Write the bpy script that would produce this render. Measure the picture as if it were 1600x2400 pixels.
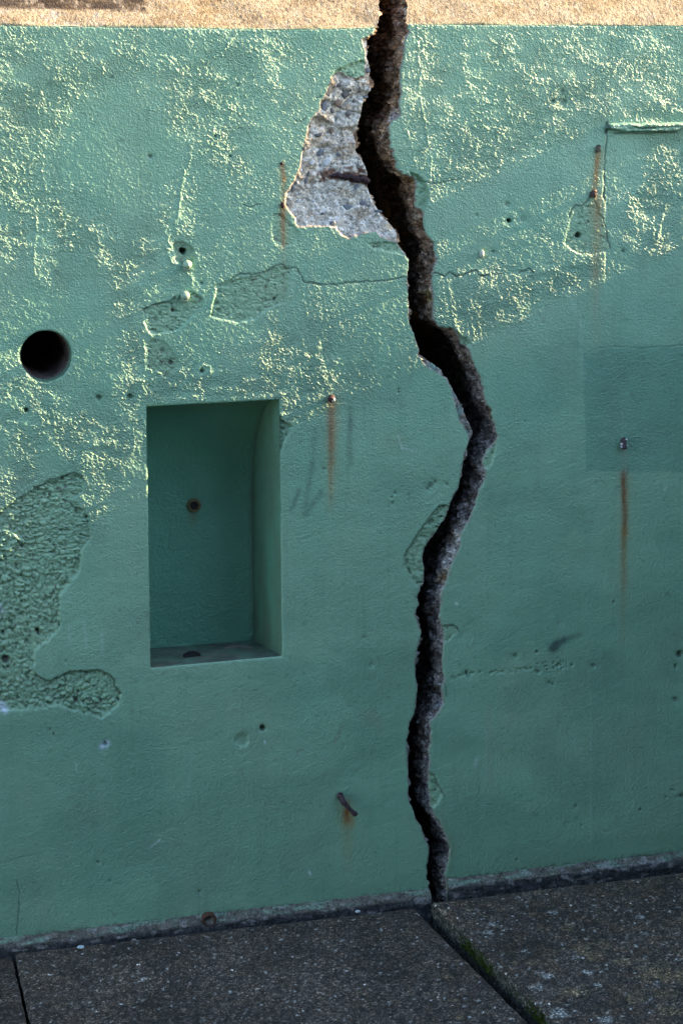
import bpy, bmesh, math, random
import numpy as np
from mathutils import Vector

for o in list(bpy.data.objects):
    bpy.data.objects.remove(o)
scn = bpy.context.scene
COL = scn.collection

# ------------------------------------------------------------------ camera
# metres; the wall face is the plane y = 0, its solid is behind it (+y)
YAW, PITCH = math.radians(16.4), math.atan(1140 / 4667.0)
FPX = 4667.0                                   # focal length in photo pixels (1600 wide)
DIST = 3.9
fw = np.array([math.sin(YAW) * math.cos(PITCH), math.cos(YAW) * math.cos(PITCH), -math.sin(PITCH)])
rt = np.array([math.cos(YAW), -math.sin(YAW), 0.0])
up = np.cross(rt, fw)


def ray(px, py):
    return fw * FPX + rt * (px - 800.0) - up * (py - 1200.0)


_d = ray(0, 2238)
CAMZ = -((DIST - 0.025) / _d[1]) * _d[2]       # the left paving slab is z = 0
CPOS = np.array([0.0, -DIST, CAMZ])


def P(px, py, y=0.0):
    """point of the plane y = const seen at a photo pixel"""
    d = ray(px, py)
    return CPOS + d * ((y - CPOS[1]) / d[1])


def G(px, py, z=0.0):
    """point of the level z = const seen at a photo pixel"""
    d = ray(px, py)
    return CPOS + d * ((z - CPOS[2]) / d[2])


def PIX(x, y, z):
    X, Y, Z = x - CPOS[0], y - CPOS[1], z - CPOS[2]
    c = X * fw[0] + Y * fw[1] + Z * fw[2]
    a = X * rt[0] + Y * rt[1] + Z * rt[2]
    b = X * up[0] + Y * up[1] + Z * up[2]
    return 800 + FPX * a / c, 1200 - FPX * b / c


cam = bpy.data.cameras.new("camera")
cam.sensor_fit = 'HORIZONTAL'
cam.sensor_width = 24.0
cam.lens = 24.0 * FPX / 1600.0
cam.clip_start, cam.clip_end = 0.05, 2000
camo = bpy.data.objects.new("camera", cam)
COL.objects.link(camo)
camo.location = CPOS
camo.rotation_euler = (math.pi / 2 - PITCH, 0, -YAW)
scn.camera = camo

# ------------------------------------------------------------------ sun and sky
a_, b_ = P(250, 1185), P(1080, 800)
SLOPE = (b_[2] - a_[2]) / (b_[0] - a_[0])
SUNN = 0.018                                    # how far the sun stands in front of the wall plane
s_ = np.array([1.0, -SUNN, SLOPE]); s_ /= np.linalg.norm(s_)
sun = bpy.data.lights.new("sun", 'SUN')
sun.energy = 3.6
sun.angle = math.radians(0.5)
sun.color = (1.0, 0.76, 0.43)
suno = bpy.data.objects.new("sun", sun)
COL.objects.link(suno)
suno.rotation_euler = Vector(s_).to_track_quat('Z', 'Y').to_euler()
suno.location = (6, -2, 6)

world = bpy.data.worlds.new("World")
scn.world = world
world.use_nodes = True
wn = world.node_tree.nodes
wl = world.node_tree.links
wn.clear()
sky = wn.new('ShaderNodeTexSky')
sky.sky_type = 'NISHITA'
sky.sun_disc = False
sky.sun_elevation = math.asin(s_[2])
sky.sun_rotation = math.atan2(s_[0], s_[1])
bg = wn.new('ShaderNodeBackground')
bg.inputs['Strength'].default_value = 0.095
wo = wn.new('ShaderNodeOutputWorld')
wl.new(sky.outputs[0], bg.inputs[0])
wl.new(bg.outputs[0], wo.inputs[0])

scn.view_settings.view_transform = 'Standard'
scn.view_settings.look = 'None'
scn.view_settings.exposure = 2.92
scn.view_settings.gamma = 1.0
scn.view_settings.use_curve_mapping = False
scn.cycles.max_bounces = 6

# ------------------------------------------------------------------ numpy noise
def _hash(ix, iy, seed):
    h = (ix.astype(np.int64) * 374761393 + iy.astype(np.int64) * 668265263 + seed * 974634777) & 0xffffffff
    h = ((h ^ (h >> 13)) * 1274126177) & 0xffffffff
    h = ((h ^ (h >> 16)) * 2246822519) & 0xffffffff
    h = h ^ (h >> 15)
    return (h & 0xffffff).astype(np.float64) / 16777216.0


def vn(x, y, seed=0):
    """value noise, -1..1"""
    ix, iy = np.floor(x), np.floor(y)
    fx, fy = x - ix, y - iy
    ux, uy = fx * fx * fx * (fx * (fx * 6 - 15) + 10), fy * fy * fy * (fy * (fy * 6 - 15) + 10)
    a, b = _hash(ix, iy, seed), _hash(ix + 1, iy, seed)
    c, d = _hash(ix, iy + 1, seed), _hash(ix + 1, iy + 1, seed)
    return ((a * (1 - ux) + b * ux) * (1 - uy) + (c * (1 - ux) + d * ux) * uy) * 2 - 1


def fbm(x, y, seed=0, octs=4, gain=0.5, lac=2.03):
    s, a, n = 0, 1.0, 0
    for k in range(octs):
        ca, sa = math.cos(k * 0.9), math.sin(k * 0.9)
        s = s + a * vn((x * ca - y * sa) * lac ** k, (x * sa + y * ca) * lac ** k, seed + k * 17)
        n += a
        a *= gain
    return s / n


def worley(x, y, seed=0):
    """F1, F2 and a random value of the nearest cell"""
    ix, iy = np.floor(x), np.floor(y)
    f1 = np.full(x.shape, 9.0); f2 = np.full(x.shape, 9.0); idv = np.zeros(x.shape)
    for dx in (-1, 0, 1):
        for dy in (-1, 0, 1):
            cx, cy = ix + dx, iy + dy
            qx = cx + _hash(cx, cy, seed); qy = cy + _hash(cx, cy, seed + 5)
            d = np.hypot(qx - x, qy - y)
            near = d < f1
            f2 = np.where(near, f1, np.minimum(f2, d))
            idv = np.where(near, _hash(cx, cy, seed + 9), idv)
            f1 = np.where(near, d, f1)
    return f1, f2, idv


def sst(a, b, x):
    t = np.clip((x - a) / (b - a), 0, 1)
    return t * t * (3 - 2 * t)


def inside(px, py, poly):
    r = np.zeros(px.shape, bool)
    n = len(poly)
    for i in range(n):
        x0, y0 = poly[i]; x1, y1 = poly[(i + 1) % n]
        if y0 == y1:
            continue
        c = (y0 > py) != (y1 > py)
        r ^= c & (px < (x1 - x0) * (py - y0) / (y1 - y0) + x0)
    return r


def linedist(px, py, line, closed=False):
    """distance to a polyline, position 0..1 along it and the nearest point"""
    best = np.full(px.shape, 1e9); t_at = np.zeros(px.shape)
    nx = np.zeros(px.shape); ny = np.zeros(px.shape)
    pts = list(line) + ([line[0]] if closed else [])
    n = len(pts) - 1
    for i in range(n):
        x0, y0 = pts[i]; x1, y1 = pts[i + 1]
        dx, dy = x1 - x0, y1 - y0
        L = dx * dx + dy * dy + 1e-12
        t = np.clip(((px - x0) * dx + (py - y0) * dy) / L, 0, 1)
        qx, qy = x0 + t * dx, y0 + t * dy
        d = np.hypot(px - qx, py - qy)
        m = d < best
        best = np.where(m, d, best); t_at = np.where(m, (i + t) / n, t_at)
        nx = np.where(m, qx, nx); ny = np.where(m, qy, ny)
    return best, t_at, nx, ny


def boxsel(px, py, pts, mar):
    xs = [p[0] for p in pts]; ys = [p[1] for p in pts]
    return np.nonzero((px > min(xs) - mar) & (px < max(xs) + mar) & (py > min(ys) - mar) & (py < max(ys) + mar))[0]


def jag(line, step, amp, seed, closed=False):
    """resample a traced outline and roughen it"""
    pts = np.array(list(line) + ([line[0]] if closed else []), float)
    seg = np.hypot(*(pts[1:] - pts[:-1]).T)
    s = np.concatenate([[0], np.cumsum(seg)])
    n = max(2, int(s[-1] / step))
    t = np.linspace(0, s[-1], n + 1)
    x, y = np.interp(t, s, pts[:, 0]), np.interp(t, s, pts[:, 1])
    ox = amp * (fbm(t / 9.3, t * 0 + seed * 3.1, seed, 3, 0.75)) * (.6 + .6 * vn(t / 70, t * 0, seed + 9))
    oy = amp * (fbm(t / 8.1, t * 0 + seed * 7.7, seed + 4, 3, 0.75)) * (.6 + .6 * vn(t / 60, t * 0, seed + 11))
    if closed:
        w = np.minimum(1, np.minimum(t, s[-1] - t) / 20)
        ox, oy = ox * w, oy * w
        return list(zip(x + ox, y + oy))[:-1]
    return list(zip(x + ox, y + oy))


# ------------------------------------------------------------------ materials
def mat(name, rough=0.6, spec=0.5, base=None, attr=True, var=0.10, vscale=60.0, bump=0.25, bscale=400.0, bdist=0.001,
        metallic=0.0, coat=0.0, coarse=False, speck=None):
    m = bpy.data.materials.new(name)
    m.use_nodes = True
    N, L = m.node_tree.nodes, m.node_tree.links
    N.clear()
    out = N.new('ShaderNodeOutputMaterial')
    bs = N.new('ShaderNodeBsdfPrincipled')
    L.new(bs.outputs[0], out.inputs[0])
    tc = N.new('ShaderNodeTexCoord')
    nz = N.new('ShaderNodeTexNoise'); nz.inputs['Scale'].default_value = vscale
    nz.inputs['Detail'].default_value = 6; nz.inputs['Roughness'].default_value = 0.65
    L.new(tc.outputs['Object'], nz.inputs['Vector'])
    mr = N.new('ShaderNodeMapRange')
    mr.inputs['From Min'].default_value = 0.3; mr.inputs['From Max'].default_value = 0.7
    mr.inputs['To Min'].default_value = 1 - var; mr.inputs['To Max'].default_value = 1 + var
    L.new(nz.outputs['Fac'], mr.inputs['Value'])
    vm = N.new('ShaderNodeVectorMath'); vm.operation = 'SCALE'
    if attr:
        at = N.new('ShaderNodeAttribute'); at.attribute_name = 'pigment'
        L.new(at.outputs['Color'], vm.inputs[0])
    else:
        rg = N.new('ShaderNodeRGB'); rg.outputs[0].default_value = (*base, 1)
        L.new(rg.outputs[0], vm.inputs[0])
    L.new(mr.outputs[0], vm.inputs['Scale'])
    src = vm.outputs[0]
    if speck:
        sc_, lo, hi, frac = speck
        for q, (k1, k2) in enumerate(((sc_, 1.0), (sc_ * .43, .6))):
            vo = N.new('ShaderNodeTexVoronoi'); vo.inputs['Scale'].default_value = k1
            vo.inputs['Randomness'].default_value = 1.0
            L.new(tc.outputs['Object'], vo.inputs['Vector'])
            sp = N.new('ShaderNodeSeparateColor'); L.new(vo.outputs['Color'], sp.inputs[0])
            r1 = N.new('ShaderNodeMapRange'); r1.interpolation_type = 'SMOOTHSTEP'
            r1.inputs['From Min'].default_value = 1 - frac; r1.inputs['From Max'].default_value = 1.0
            r1.inputs['To Min'].default_value = 1.0; r1.inputs['To Max'].default_value = 1 + (hi - 1) * k2
            L.new(sp.outputs[0], r1.inputs['Value'])
            r2 = N.new('ShaderNodeMapRange'); r2.interpolation_type = 'SMOOTHSTEP'
            r2.inputs['From Min'].default_value = 0.0; r2.inputs['From Max'].default_value = frac * 1.4
            r2.inputs['To Min'].default_value = 1 - (1 - lo) * k2; r2.inputs['To Max'].default_value = 1.0
            L.new(sp.outputs[1], r2.inputs['Value'])
            mm = N.new('ShaderNodeMath'); mm.operation = 'MULTIPLY'
            L.new(r1.outputs[0], mm.inputs[0]); L.new(r2.outputs[0], mm.inputs[1])
            v2 = N.new('ShaderNodeVectorMath'); v2.operation = 'SCALE'
            L.new(src, v2.inputs[0]); L.new(mm.outputs[0], v2.inputs['Scale'])
            src = v2.outputs[0]
    L.new(src, bs.inputs['Base Color'])
    bs.inputs['Roughness'].default_value = rough
    bs.inputs['Specular IOR Level'].default_value = spec
    bs.inputs['Metallic'].default_value = metallic
    b2 = N.new('ShaderNodeTexNoise'); b2.inputs['Scale'].default_value = bscale
    b2.inputs['Detail'].default_value = 4
    L.new(tc.outputs['Object'], b2.inputs['Vector'])
    bp = N.new('ShaderNodeBump'); bp.inputs['Strength'].default_value = bump
    bp.inputs['Distance'].default_value = bdist
    L.new(b2.outputs['Fac'], bp.inputs['Height'])
    if coarse:
        ca = N.new('ShaderNodeAttribute'); ca.attribute_name = 'coarse'
        ma = N.new('ShaderNodeMath'); ma.operation = 'MULTIPLY_ADD'
        ma.inputs[1].default_value = 0.0048; ma.inputs[2].default_value = bdist
        L.new(ca.outputs['Fac'], ma.inputs[0]); L.new(ma.outputs[0], bp.inputs['Distance'])
    L.new(bp.outputs[0], bs.inputs['Normal'])
    return m


M_PAINT = mat("green_paint", rough=0.42, spec=0.6, var=0.05, vscale=9, bump=1.0, bscale=300, bdist=0.0021, coarse=True)
M_CONC = mat("bare_concrete", rough=0.9, spec=0.25, var=0.18, vscale=260, bump=0.7, bscale=420, bdist=0.0015, speck=(330, .45, 1.5, .25))
M_FRAC = mat("fracture_rock", rough=0.75, spec=0.4, var=0.5, vscale=170, bump=1.0, bscale=170, bdist=0.007, speck=(230, .35, 1.9, .3))
M_COPE = mat("coping_concrete", rough=0.9, spec=0.2, var=0.35, vscale=330, bump=0.9, bscale=430, bdist=0.0025, speck=(400, .55, 1.35, .25))
M_SLAB = mat("paving_aggregate", rough=0.75, spec=0.4, var=0.35, vscale=330, bump=0.8, bscale=380, bdist=0.0025, speck=(430, .25, 3.6, .42))
M_RUST = mat("rusty_iron", rough=0.75, spec=0.4, var=0.6, vscale=350, bump=0.9, bscale=500, bdist=0.002)
M_STONE = mat("aggregate_stone", rough=0.55, spec=0.5, var=0.18, vscale=500, bump=0.3, bscale=600, bdist=0.0008)
M_MOSS = mat("moss_green", rough=0.9, spec=0.2, attr=False, base=(0.055, 0.085, 0.012), var=0.5, vscale=300)
M_SOIL = mat("dark_soil", rough=0.95, spec=0.1, attr=False, base=(0.02, 0.017, 0.014), var=0.4, vscale=40)
M_GROUND = mat("gravel_ground", rough=0.95, spec=0.2, attr=False, base=(0.16, 0.14, 0.11), var=0.4, vscale=20)
M_DARK = mat("pipe_dark", rough=0.7, spec=0.3, attr=False, base=(0.02, 0.016, 0.016), var=0.4, vscale=100)


# ------------------------------------------------------------------ object helpers
def thing(name, loc, label, cat, group=None):
    o = bpy.data.objects.new(name, None)
    o.empty_display_size = 0.1
    o.location = loc
    COL.objects.link(o)
    o['label'] = label; o['category'] = cat; o['kind'] = 'thing'
    if group:
        o['group'] = group
    return o


def mesh_np(name, V, F, m, parent=None, color=None, smooth=True, label=None, coarse=None):
    V = np.asarray(V, np.float32); F = np.asarray(F, np.int32)
    used = np.zeros(len(V), bool); used[F.ravel()] = True
    remap = np.cumsum(used) - 1
    V = V[used]; F = remap[F].astype(np.int32)
    me = bpy.data.meshes.new(name)
    k = F.shape[1]
    me.vertices.add(len(V)); me.vertices.foreach_set('co', V.ravel())
    me.loops.add(F.size); me.loops.foreach_set('vertex_index', F.ravel())
    me.polygons.add(len(F)); me.polygons.foreach_set('loop_start', np.arange(0, F.size, k, dtype=np.int32))
    try:
        me.polygons.foreach_set('loop_total', np.full(len(F), k, np.int32))
    except Exception:
        pass
    me.update(calc_edges=True)
    me.polygons.foreach_set('use_smooth', np.full(len(F), smooth, bool))
    if color is not None:
        c = np.ones((len(V), 4), np.float32); c[:, :3] = np.asarray(color)[used]
        at = me.color_attributes.new('pigment', 'FLOAT_COLOR', 'POINT')
        at.data.foreach_set('color', c.ravel())
    if coarse is not None:
        fa = me.attributes.new('coarse', 'FLOAT', 'POINT')
        fa.data.foreach_set('value', np.asarray(coarse, np.float32)[used])
    me.materials.append(m)
    me.validate()
    o = bpy.data.objects.new(name, me)
    COL.objects.link(o)
    if parent is not None:
        o.parent = parent
        o.location = -np.array(parent.location) if not parent.parent else -np.array(parent.location) - np.array(parent.parent.location)
    if label:
        o['label'] = label
    return o


def gridfaces(nr, nc, flip=False):
    i = np.arange(nr * nc).reshape(nr, nc)
    q = np.stack([i[:-1, :-1], i[:-1, 1:], i[1:, 1:], i[1:, :-1]], -1).reshape(-1, 4)
    return q[:, ::-1] if flip else q


def bound_edges(F):
    """edges used by one face only, in that face's winding"""
    e = np.concatenate([F[:, [0, 1]], F[:, [1, 2]], F[:, [2, 3]], F[:, [3, 0]]])
    key = np.minimum(e[:, 0], e[:, 1]).astype(np.int64) * 10000019 + np.maximum(e[:, 0], e[:, 1])
    u, idx, cnt = np.unique(key, return_index=True, return_counts=True)
    return e[idx[cnt == 1]]


GREEN = np.array([0.212, 0.400, 0.272])
CREAMC = np.array([0.36, 0.33, 0.29])

# ------------------------------------------------------------------ traced outlines of the crack (photo pixels on the wall plane)
CL = [(887, -80), (887, 0), (889, 26), (887, 48), (880, 64), (875, 79), (866, 84), (862, 102), (864, 128), (867, 153), (871, 168), (868, 191),
      (871, 212), (862, 224), (853, 245), (849, 268), (843, 286), (841, 300), (835, 318), (839, 354), (852, 376), (864, 402),
      (867, 445), (882, 479), (895, 502), (915, 522), (931, 542), (931, 570), (946, 588), (951, 596), (959, 611), (955, 652),
      (957, 693), (959, 754), (971, 785), (983, 818), (980, 833), (1005, 848), (1038, 868), (1040, 878), (1054, 893),
      (1073, 932), (1089, 967), (1104, 998), (1110, 1016), (1104, 1034), (1089, 1064), (1081, 1110), (1075, 1143),
      (1071, 1150), (1056, 1178), (1048, 1214), (1033, 1232), (1025, 1249), (1010, 1267), (996, 1288), (992, 1308),
      (996, 1334), (996, 1367), (984, 1382), (977, 1403), (983, 1418), (976, 1428), (975, 1443), (988, 1483), (982, 1514),
      (974, 1552), (974, 1583), (979, 1618), (975, 1662), (961, 1697), (954, 1738), (957, 1783), (958, 1827), (957, 1875),
      (969, 1901), (974, 1918), (989, 1941), (997, 1969), (1006, 1985), (1006, 2005), (1001, 2031), (999, 2064),
      (1007, 2066), (1006, 2089), (1007, 2200)]
CR = [(948, -80), (950, 0), (955, 15), (951, 51), (959, 74), (950, 84), (945, 107), (944, 135), (937, 158), (936, 191), (938, 222),
      (933, 242), (938, 268), (918, 283), (908, 300), (913, 333), (923, 371), (930, 399), (946, 410), (972, 417), (977, 438),
      (974, 458), (974, 484), (990, 496), (993, 530), (1000, 553), (1015, 570), (1017, 590), (1019, 614), (1012, 637),
      (1011, 670), (1014, 703), (1012, 746), (1028, 767), (1062, 771), (1071, 787), (1084, 808), (1096, 815), (1107, 848),
      (1127, 886), (1132, 916), (1139, 949), (1151, 960), (1155, 988), (1165, 1021), (1158, 1039), (1142, 1054), (1130, 1080),
      (1133, 1100), (1137, 1118), (1130, 1138), (1121, 1150), (1114, 1186), (1104, 1204), (1088, 1234), (1079, 1252),
      (1079, 1278), (1063, 1308), (1053, 1339), (1043, 1367), (1030, 1392), (1033, 1410), (1028, 1448), (1038, 1475),
      (1038, 1516), (1035, 1552), (1040, 1593), (1034, 1613), (1035, 1639), (1040, 1646), (1022, 1674), (1006, 1695),
      (1005, 1730), (1008, 1743), (1003, 1760), (1005, 1783), (1003, 1809), (1006, 1852), (1008, 1888), (1016, 1911),
      (1030, 1926), (1043, 1959), (1053, 1985), (1050, 2015), (1044, 2038), (1040, 2051), (1045, 2069), (1047, 2200)]
CL = jag(CL, 3.5, 4.0, 3)
CR = jag(CR, 3.5, 5.0, 8)
CRACK = CL + CR[::-1]
CLa, CRa = np.array(CL), np.array(CR)


def mid_x(py):
    return 0.5 * (np.interp(py, CLa[:, 1], CLa[:, 0]) + np.interp(py, CRa[:, 1], CRa[:, 0]))


NICHE = [(344, 952), (655, 936), (661, 1538), (353, 1566)]
NICHE_CUT = jag(NICHE, 5, .9, 77, True)
HOLE_C, HOLE_R = (108.0, 834.0), 60.0
HOLE0 = [(HOLE_C[0] + HOLE_R * math.cos(t), HOLE_C[1] + HOLE_R * math.sin(t)) for t in np.linspace(0, 2 * math.pi, 65)[:-1]]
HOLE = jag(HOLE0, 3, 1.8, 12, True)

SPALL = [(846, 90), (848, 102), (854, 117), (856, 143), (856, 176), (844, 179), (819, 180), (803, 168), (793, 167), (775, 179),
         (768, 204), (760, 224), (750, 237), (750, 253), (727, 278), (720, 300), (717, 315), (709, 346), (701, 389), (688, 422),
         (668, 453), (666, 479), (676, 496), (690, 512), (691, 527), (701, 533), (750, 531), (768, 530), (788, 537),
         (798, 553), (816, 560), (839, 553), (857, 547), (880, 542), (890, 555), (915, 565), (928, 568), (960, 560),
         (960, 470), (900, 400), (880, 330), (880, 250), (890, 200), (890, 120), (862, 84)]
SPALL = jag(SPALL, 4, 3.5, 21, True)
STRIP = [(985, 842), (996, 858), (1008, 866), (1022, 872), (1043, 886), (1056, 909), (1066, 952), (1078, 993), (1096, 1016),
         (1097, 1034), (1092, 1058), (1120, 1050), (1130, 1010), (1080, 900), (1045, 850)]
STRIP = jag(STRIP, 4, 2.5, 31, True)

# painted-over rough patches: outline, sunk depth (m), pebble size (px), pebble height (m), part label
ROUGH = [
    ([(-60, 1215), (0, 1200), (40, 1170), (90, 1140), (145, 1118), (175, 1108), (198, 1120), (198, 1150), (170, 1172),
      (195, 1195), (208, 1215), (215, 1260), (192, 1290), (188, 1340), (140, 1400), (143, 1470), (112, 1505), (85, 1530),
      (80, 1570), (92, 1590), (118, 1597), (150, 1580), (180, 1573), (228, 1572), (255, 1580), (265, 1600), (283, 1625),
      (278, 1655), (240, 1683), (190, 1674), (140, 1655), (70, 1664), (-60, 1672)], 0.0045, 13, 0.0042, 'pebbly pitted patch painted over, at the left edge'),
    ([(335, 726), (365, 712), (400, 705), (432, 688), (455, 688), (473, 700), (473, 722), (450, 745), (420, 772), (385, 780),
      (356, 784), (340, 765)], 0.003, 9, 0.0026, 'small rough patch under the bolts'),
    ([(346, 800), (360, 792), (385, 800), (412, 830), (424, 856), (392, 886), (362, 872), (344, 860)], 0.0016, 11, 0.0016, None),
    ([(505, 668), (540, 655), (600, 645), (645, 625), (682, 620), (674, 665), (670, 705), (640, 720), (600, 750), (560, 757),
      (520, 750), (494, 740)], 0.0028, 8, 0.0022, 'rough scraped patch above the niche'),
    ([(1050, 1182), (1028, 1187), (1010, 1208), (980, 1250), (947, 1302), (946, 1330), (960, 1355), (985, 1384), (1010, 1384), (1010, 1300),
      (1030, 1260), (1060, 1215)], 0.006, 8, 0.0038, 'chipped hollow painted over beside the crack'),
    ([(404, 572), (418, 564), (440, 569), (455, 585), (458, 606), (450, 628), (430, 622), (410, 612)], 0.003, 16, 0.001, None),
    ([(1322, 572), (1336, 508), (1350, 482), (1395, 480), (1412, 515), (1424, 560), (1420, 588), (1385, 600), (1345, 592)], 0.0013, 9, 0.0012, None),
    ([(655, 498), (690, 530), (703, 545), (702, 568), (666, 581), (640, 566), (636, 520)], 0.0013, 9, 0.0010, None),
    ([(960, 400), (977, 408), (995, 425), (1005, 450), (997, 484), (988, 500), (960, 490)], 0.007, 9, 0.003, None),
    ([(1050, 765), (1062, 771), (1082, 786), (1104, 803), (1094, 820), (1070, 810)], 0.006, 8, 0.002, None),
    ([(1150, 1035), (1166, 1030), (1156, 1080), (1148, 1100), (1133, 1098), (1118, 1080), (1138, 1050)], 0.004, 9, 0.002, None),
    ([(990, 1805), (1003, 1809), (1016, 1816), (1028, 1842), (1040, 1865), (1015, 1893), (995, 1888)], 0.004, 9, 0.002, None),
    ([(1025, 1466), (1060, 1465), (1075, 1478), (1062, 1494), (1045, 1507), (1025, 1505)], 0.0018, 9, 0.0012, None),
    ([(640, 972), (657, 974), (668, 990), (686, 1000), (672, 1022), (664, 1050), (657, 1060), (640, 1050)], 0.0075, 9, 0.004, None),
    ([(860, 570), (900, 566), (935, 570), (955, 590), (940, 596), (905, 588), (875, 585)], 0.002, 10, 0.002, None),
    ([(776, 180), (790, 160), (820, 148), (850, 140), (862, 150), (862, 190), (800, 190)], 0.004, 9, 0.002, None),
]
ROUGH = [(jag(p, 4, 5, 50 + i, True), d, s, h, lb) for i, (p, d, s, h, lb) in enumerate(ROUGH)]

RIDGES = [  # raised sealed lines that catch the sun: line, width px, height m
    ([(98, 385), (102, 420), (110, 450)], 2.4, .0012), ([(84, 490), (86, 540), (80, 600), (82, 645)], 2.2, .0013),
    ([(93, 215), (90, 260), (92, 285)], 2, .001), ([(432, 398), (428, 430), (422, 470), (415, 512)], 2.6, .0016),
    ([(446, 345), (448, 370), (440, 395)], 2.4, .0012),
    ([(390, 578), (398, 600), (408, 618), (422, 624)], 3, .0022), ([(440, 636), (452, 655), (450, 672)], 2.8, .002),
    ([(338, 760), (352, 775), (355, 792)], 2.8, .002), ([(334, 800), (338, 830), (340, 865), (333, 905), (340, 918)], 2.8, .0018),
    ([(345, 864), (368, 870), (388, 886)], 2.8, .002), ([(508, 672), (499, 700), (492, 738)], 2.8, .0018),
    ([(980, 100), (981, 180), (985, 235), (996, 290), (1004, 340)], 2.2, .0012), ([(945, 280), (962, 330), (975, 380)], 2.2, .001),
    ([(1158, 340), (1160, 365)], 2.2, .0012), ([(1010, 370), (1008, 425)], 2.2, .001),
    ([(520, 130), (535, 100), (560, 72)], 2.6, .0016), ([(480, 180), (490, 140), (520, 120)], 2.4, .0014),
    ([(62, 1155), (46, 1178), (30, 1198), (20, 1208)], 2.8, .002), ([(1030, 700), (1050, 730), (1090, 800)], 1.8, .001),
    ([(1100, 670), (1105, 710), (1130, 790)], 1.8, .001), ([(1160, 670), (1175, 700)], 2.2, .0012),
    ([(1152, 690), (1172, 705)], 2.2, .0014), ([(630, 780), (636, 800)], 2, .001), ([(1530, 540), (1538, 575), (1550, 520), (1560, 480)], 3.5, .0018),
    ([(464, 872), (470, 858), (480, 852), (492, 860), (494, 875)], 2.4, .0016), ([(312, 1000), (316, 1040), (312, 1058)], 2.2, .0014),
    ([(135, 1130), (140, 1180), (120, 1200)], 2.0, .001), ([(398, 545), (392, 560), (402, 575)], 3, .002),
]
FINE = [  # hairline cracks and a painted shadow line under the ledge: line, width px, depth m, darkness
    ([(1421, 288), (1424, 300), (1420, 310)], 2.4, .004, .8), ([(1440, 311), (1500, 311), (1588, 309)], 1.8, .002, .7), ([(1480, 296), (1498, 300), (1530, 297)], 1.6, .003, .7),  # middle entry is the ledge's painted shadow
    ([(1230, 400), (1245, 396)], 1.2, .001, .3), ([(590, 300), (575, 302), (560, 300)], 1.2, .001, .3), ([(716, 275), (705, 284), (692, 283)], 1.5, .0015, .6), ([(752, 225), (742, 228)], 1.5, .0015, .6),
    ([(570, 480), (590, 484), (610, 478)], 1.4, .0012, .4), ([(640, 505), (648, 500), (660, 503)], 1.4, .0012, .4),
    ([(540, 655), (565, 640), (598, 643), (630, 634), (645, 622), (660, 620), (672, 630), (690, 627), (702, 640), (712, 660), (760, 668), (850, 660), (905, 656), (950, 650)], 1.6, .0016, .6),
    ([(1012, 641), (1026, 640), (1042, 648), (1052, 637), (1068, 646), (1085, 644), (1103, 636), (1116, 633), (1126, 645), (1145, 645)], 1.8, .002, .7),
    ([(1218, 638), (1238, 631), (1250, 637)], 1.8, .0016, .6), ([(990, 425), (1020, 430), (1050, 423), (1080, 419)], 1.5, .0012, .5),
    ([(85, 1584), (100, 1595), (118, 1598), (145, 1585), (165, 1574), (200, 1576), (228, 1572), (250, 1579), (266, 1592), (267, 1605), (283, 1625)], 2.0, .0024, .75),
    ([(80, 1143), (100, 1137), (115, 1125), (145, 1118), (175, 1108), (190, 1118), (198, 1128)], 1.7, .0018, .6),
    ([(150, 1172), (168, 1180), (175, 1190), (195, 1196)], 1.7, .0018, .6), ([(335, 726), (355, 716), (375, 712), (400, 705), (412, 695)], 1.8, .0018, .6),
    ([(445, 682), (460, 690), (472, 700)], 1.6, .0016, .5),
    ([(1384, 458), (1376, 472), (1362, 481), (1349, 480), (1338, 492), (1334, 508)], 1.7, .0018, .6),
    ([(1392, 470), (1404, 489), (1400, 500), (1414, 515), (1422, 540), (1423, 568), (1429, 582)], 1.7, .0018, .6),
    ([(1423, 300), (1419, 340), (1416, 390), (1415, 470)], 1.6, .0022, .6), ([(1366, 832), (1400, 816), (1450, 813), (1520, 815), (1620, 808)], 1.4, .0007, .15),
    ([(1037, 1467), (1060, 1466), (1070, 1472), (1076, 1481)], 1.6, .0016, .7), ([(1040, 1603), (1047, 1615), (1047, 1632)], 1.4, .0014, .6),
    ([(0, 2022), (35, 2016), (60, 2006), (100, 2001)], 1.4, .0008, .25), ([(40, 2066), (45, 2100), (40, 2190)], 1.2, .0012, .5),
    ([(1003, 1809), (1016, 1816), (1023, 1835), (1040, 1865)], 1.5, .0014, .6), ([(1010, 1832), (1020, 1838), (1026, 1846)], 1.2, .001, .6),
    ([(868, 595), (875, 575), (888, 566)], 1.2, .001, .4), ([(640, 505), (655, 503), (668, 520), (690, 530)], 1.3, .001, .3),
    ([(700, 645), (690, 700)], 1.2, .0005, .1), ([(1050, 1184), (1030, 1186), (1010, 1208), (985, 1243), (950, 1298)], 1.6, .0016, .4),
]
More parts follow.
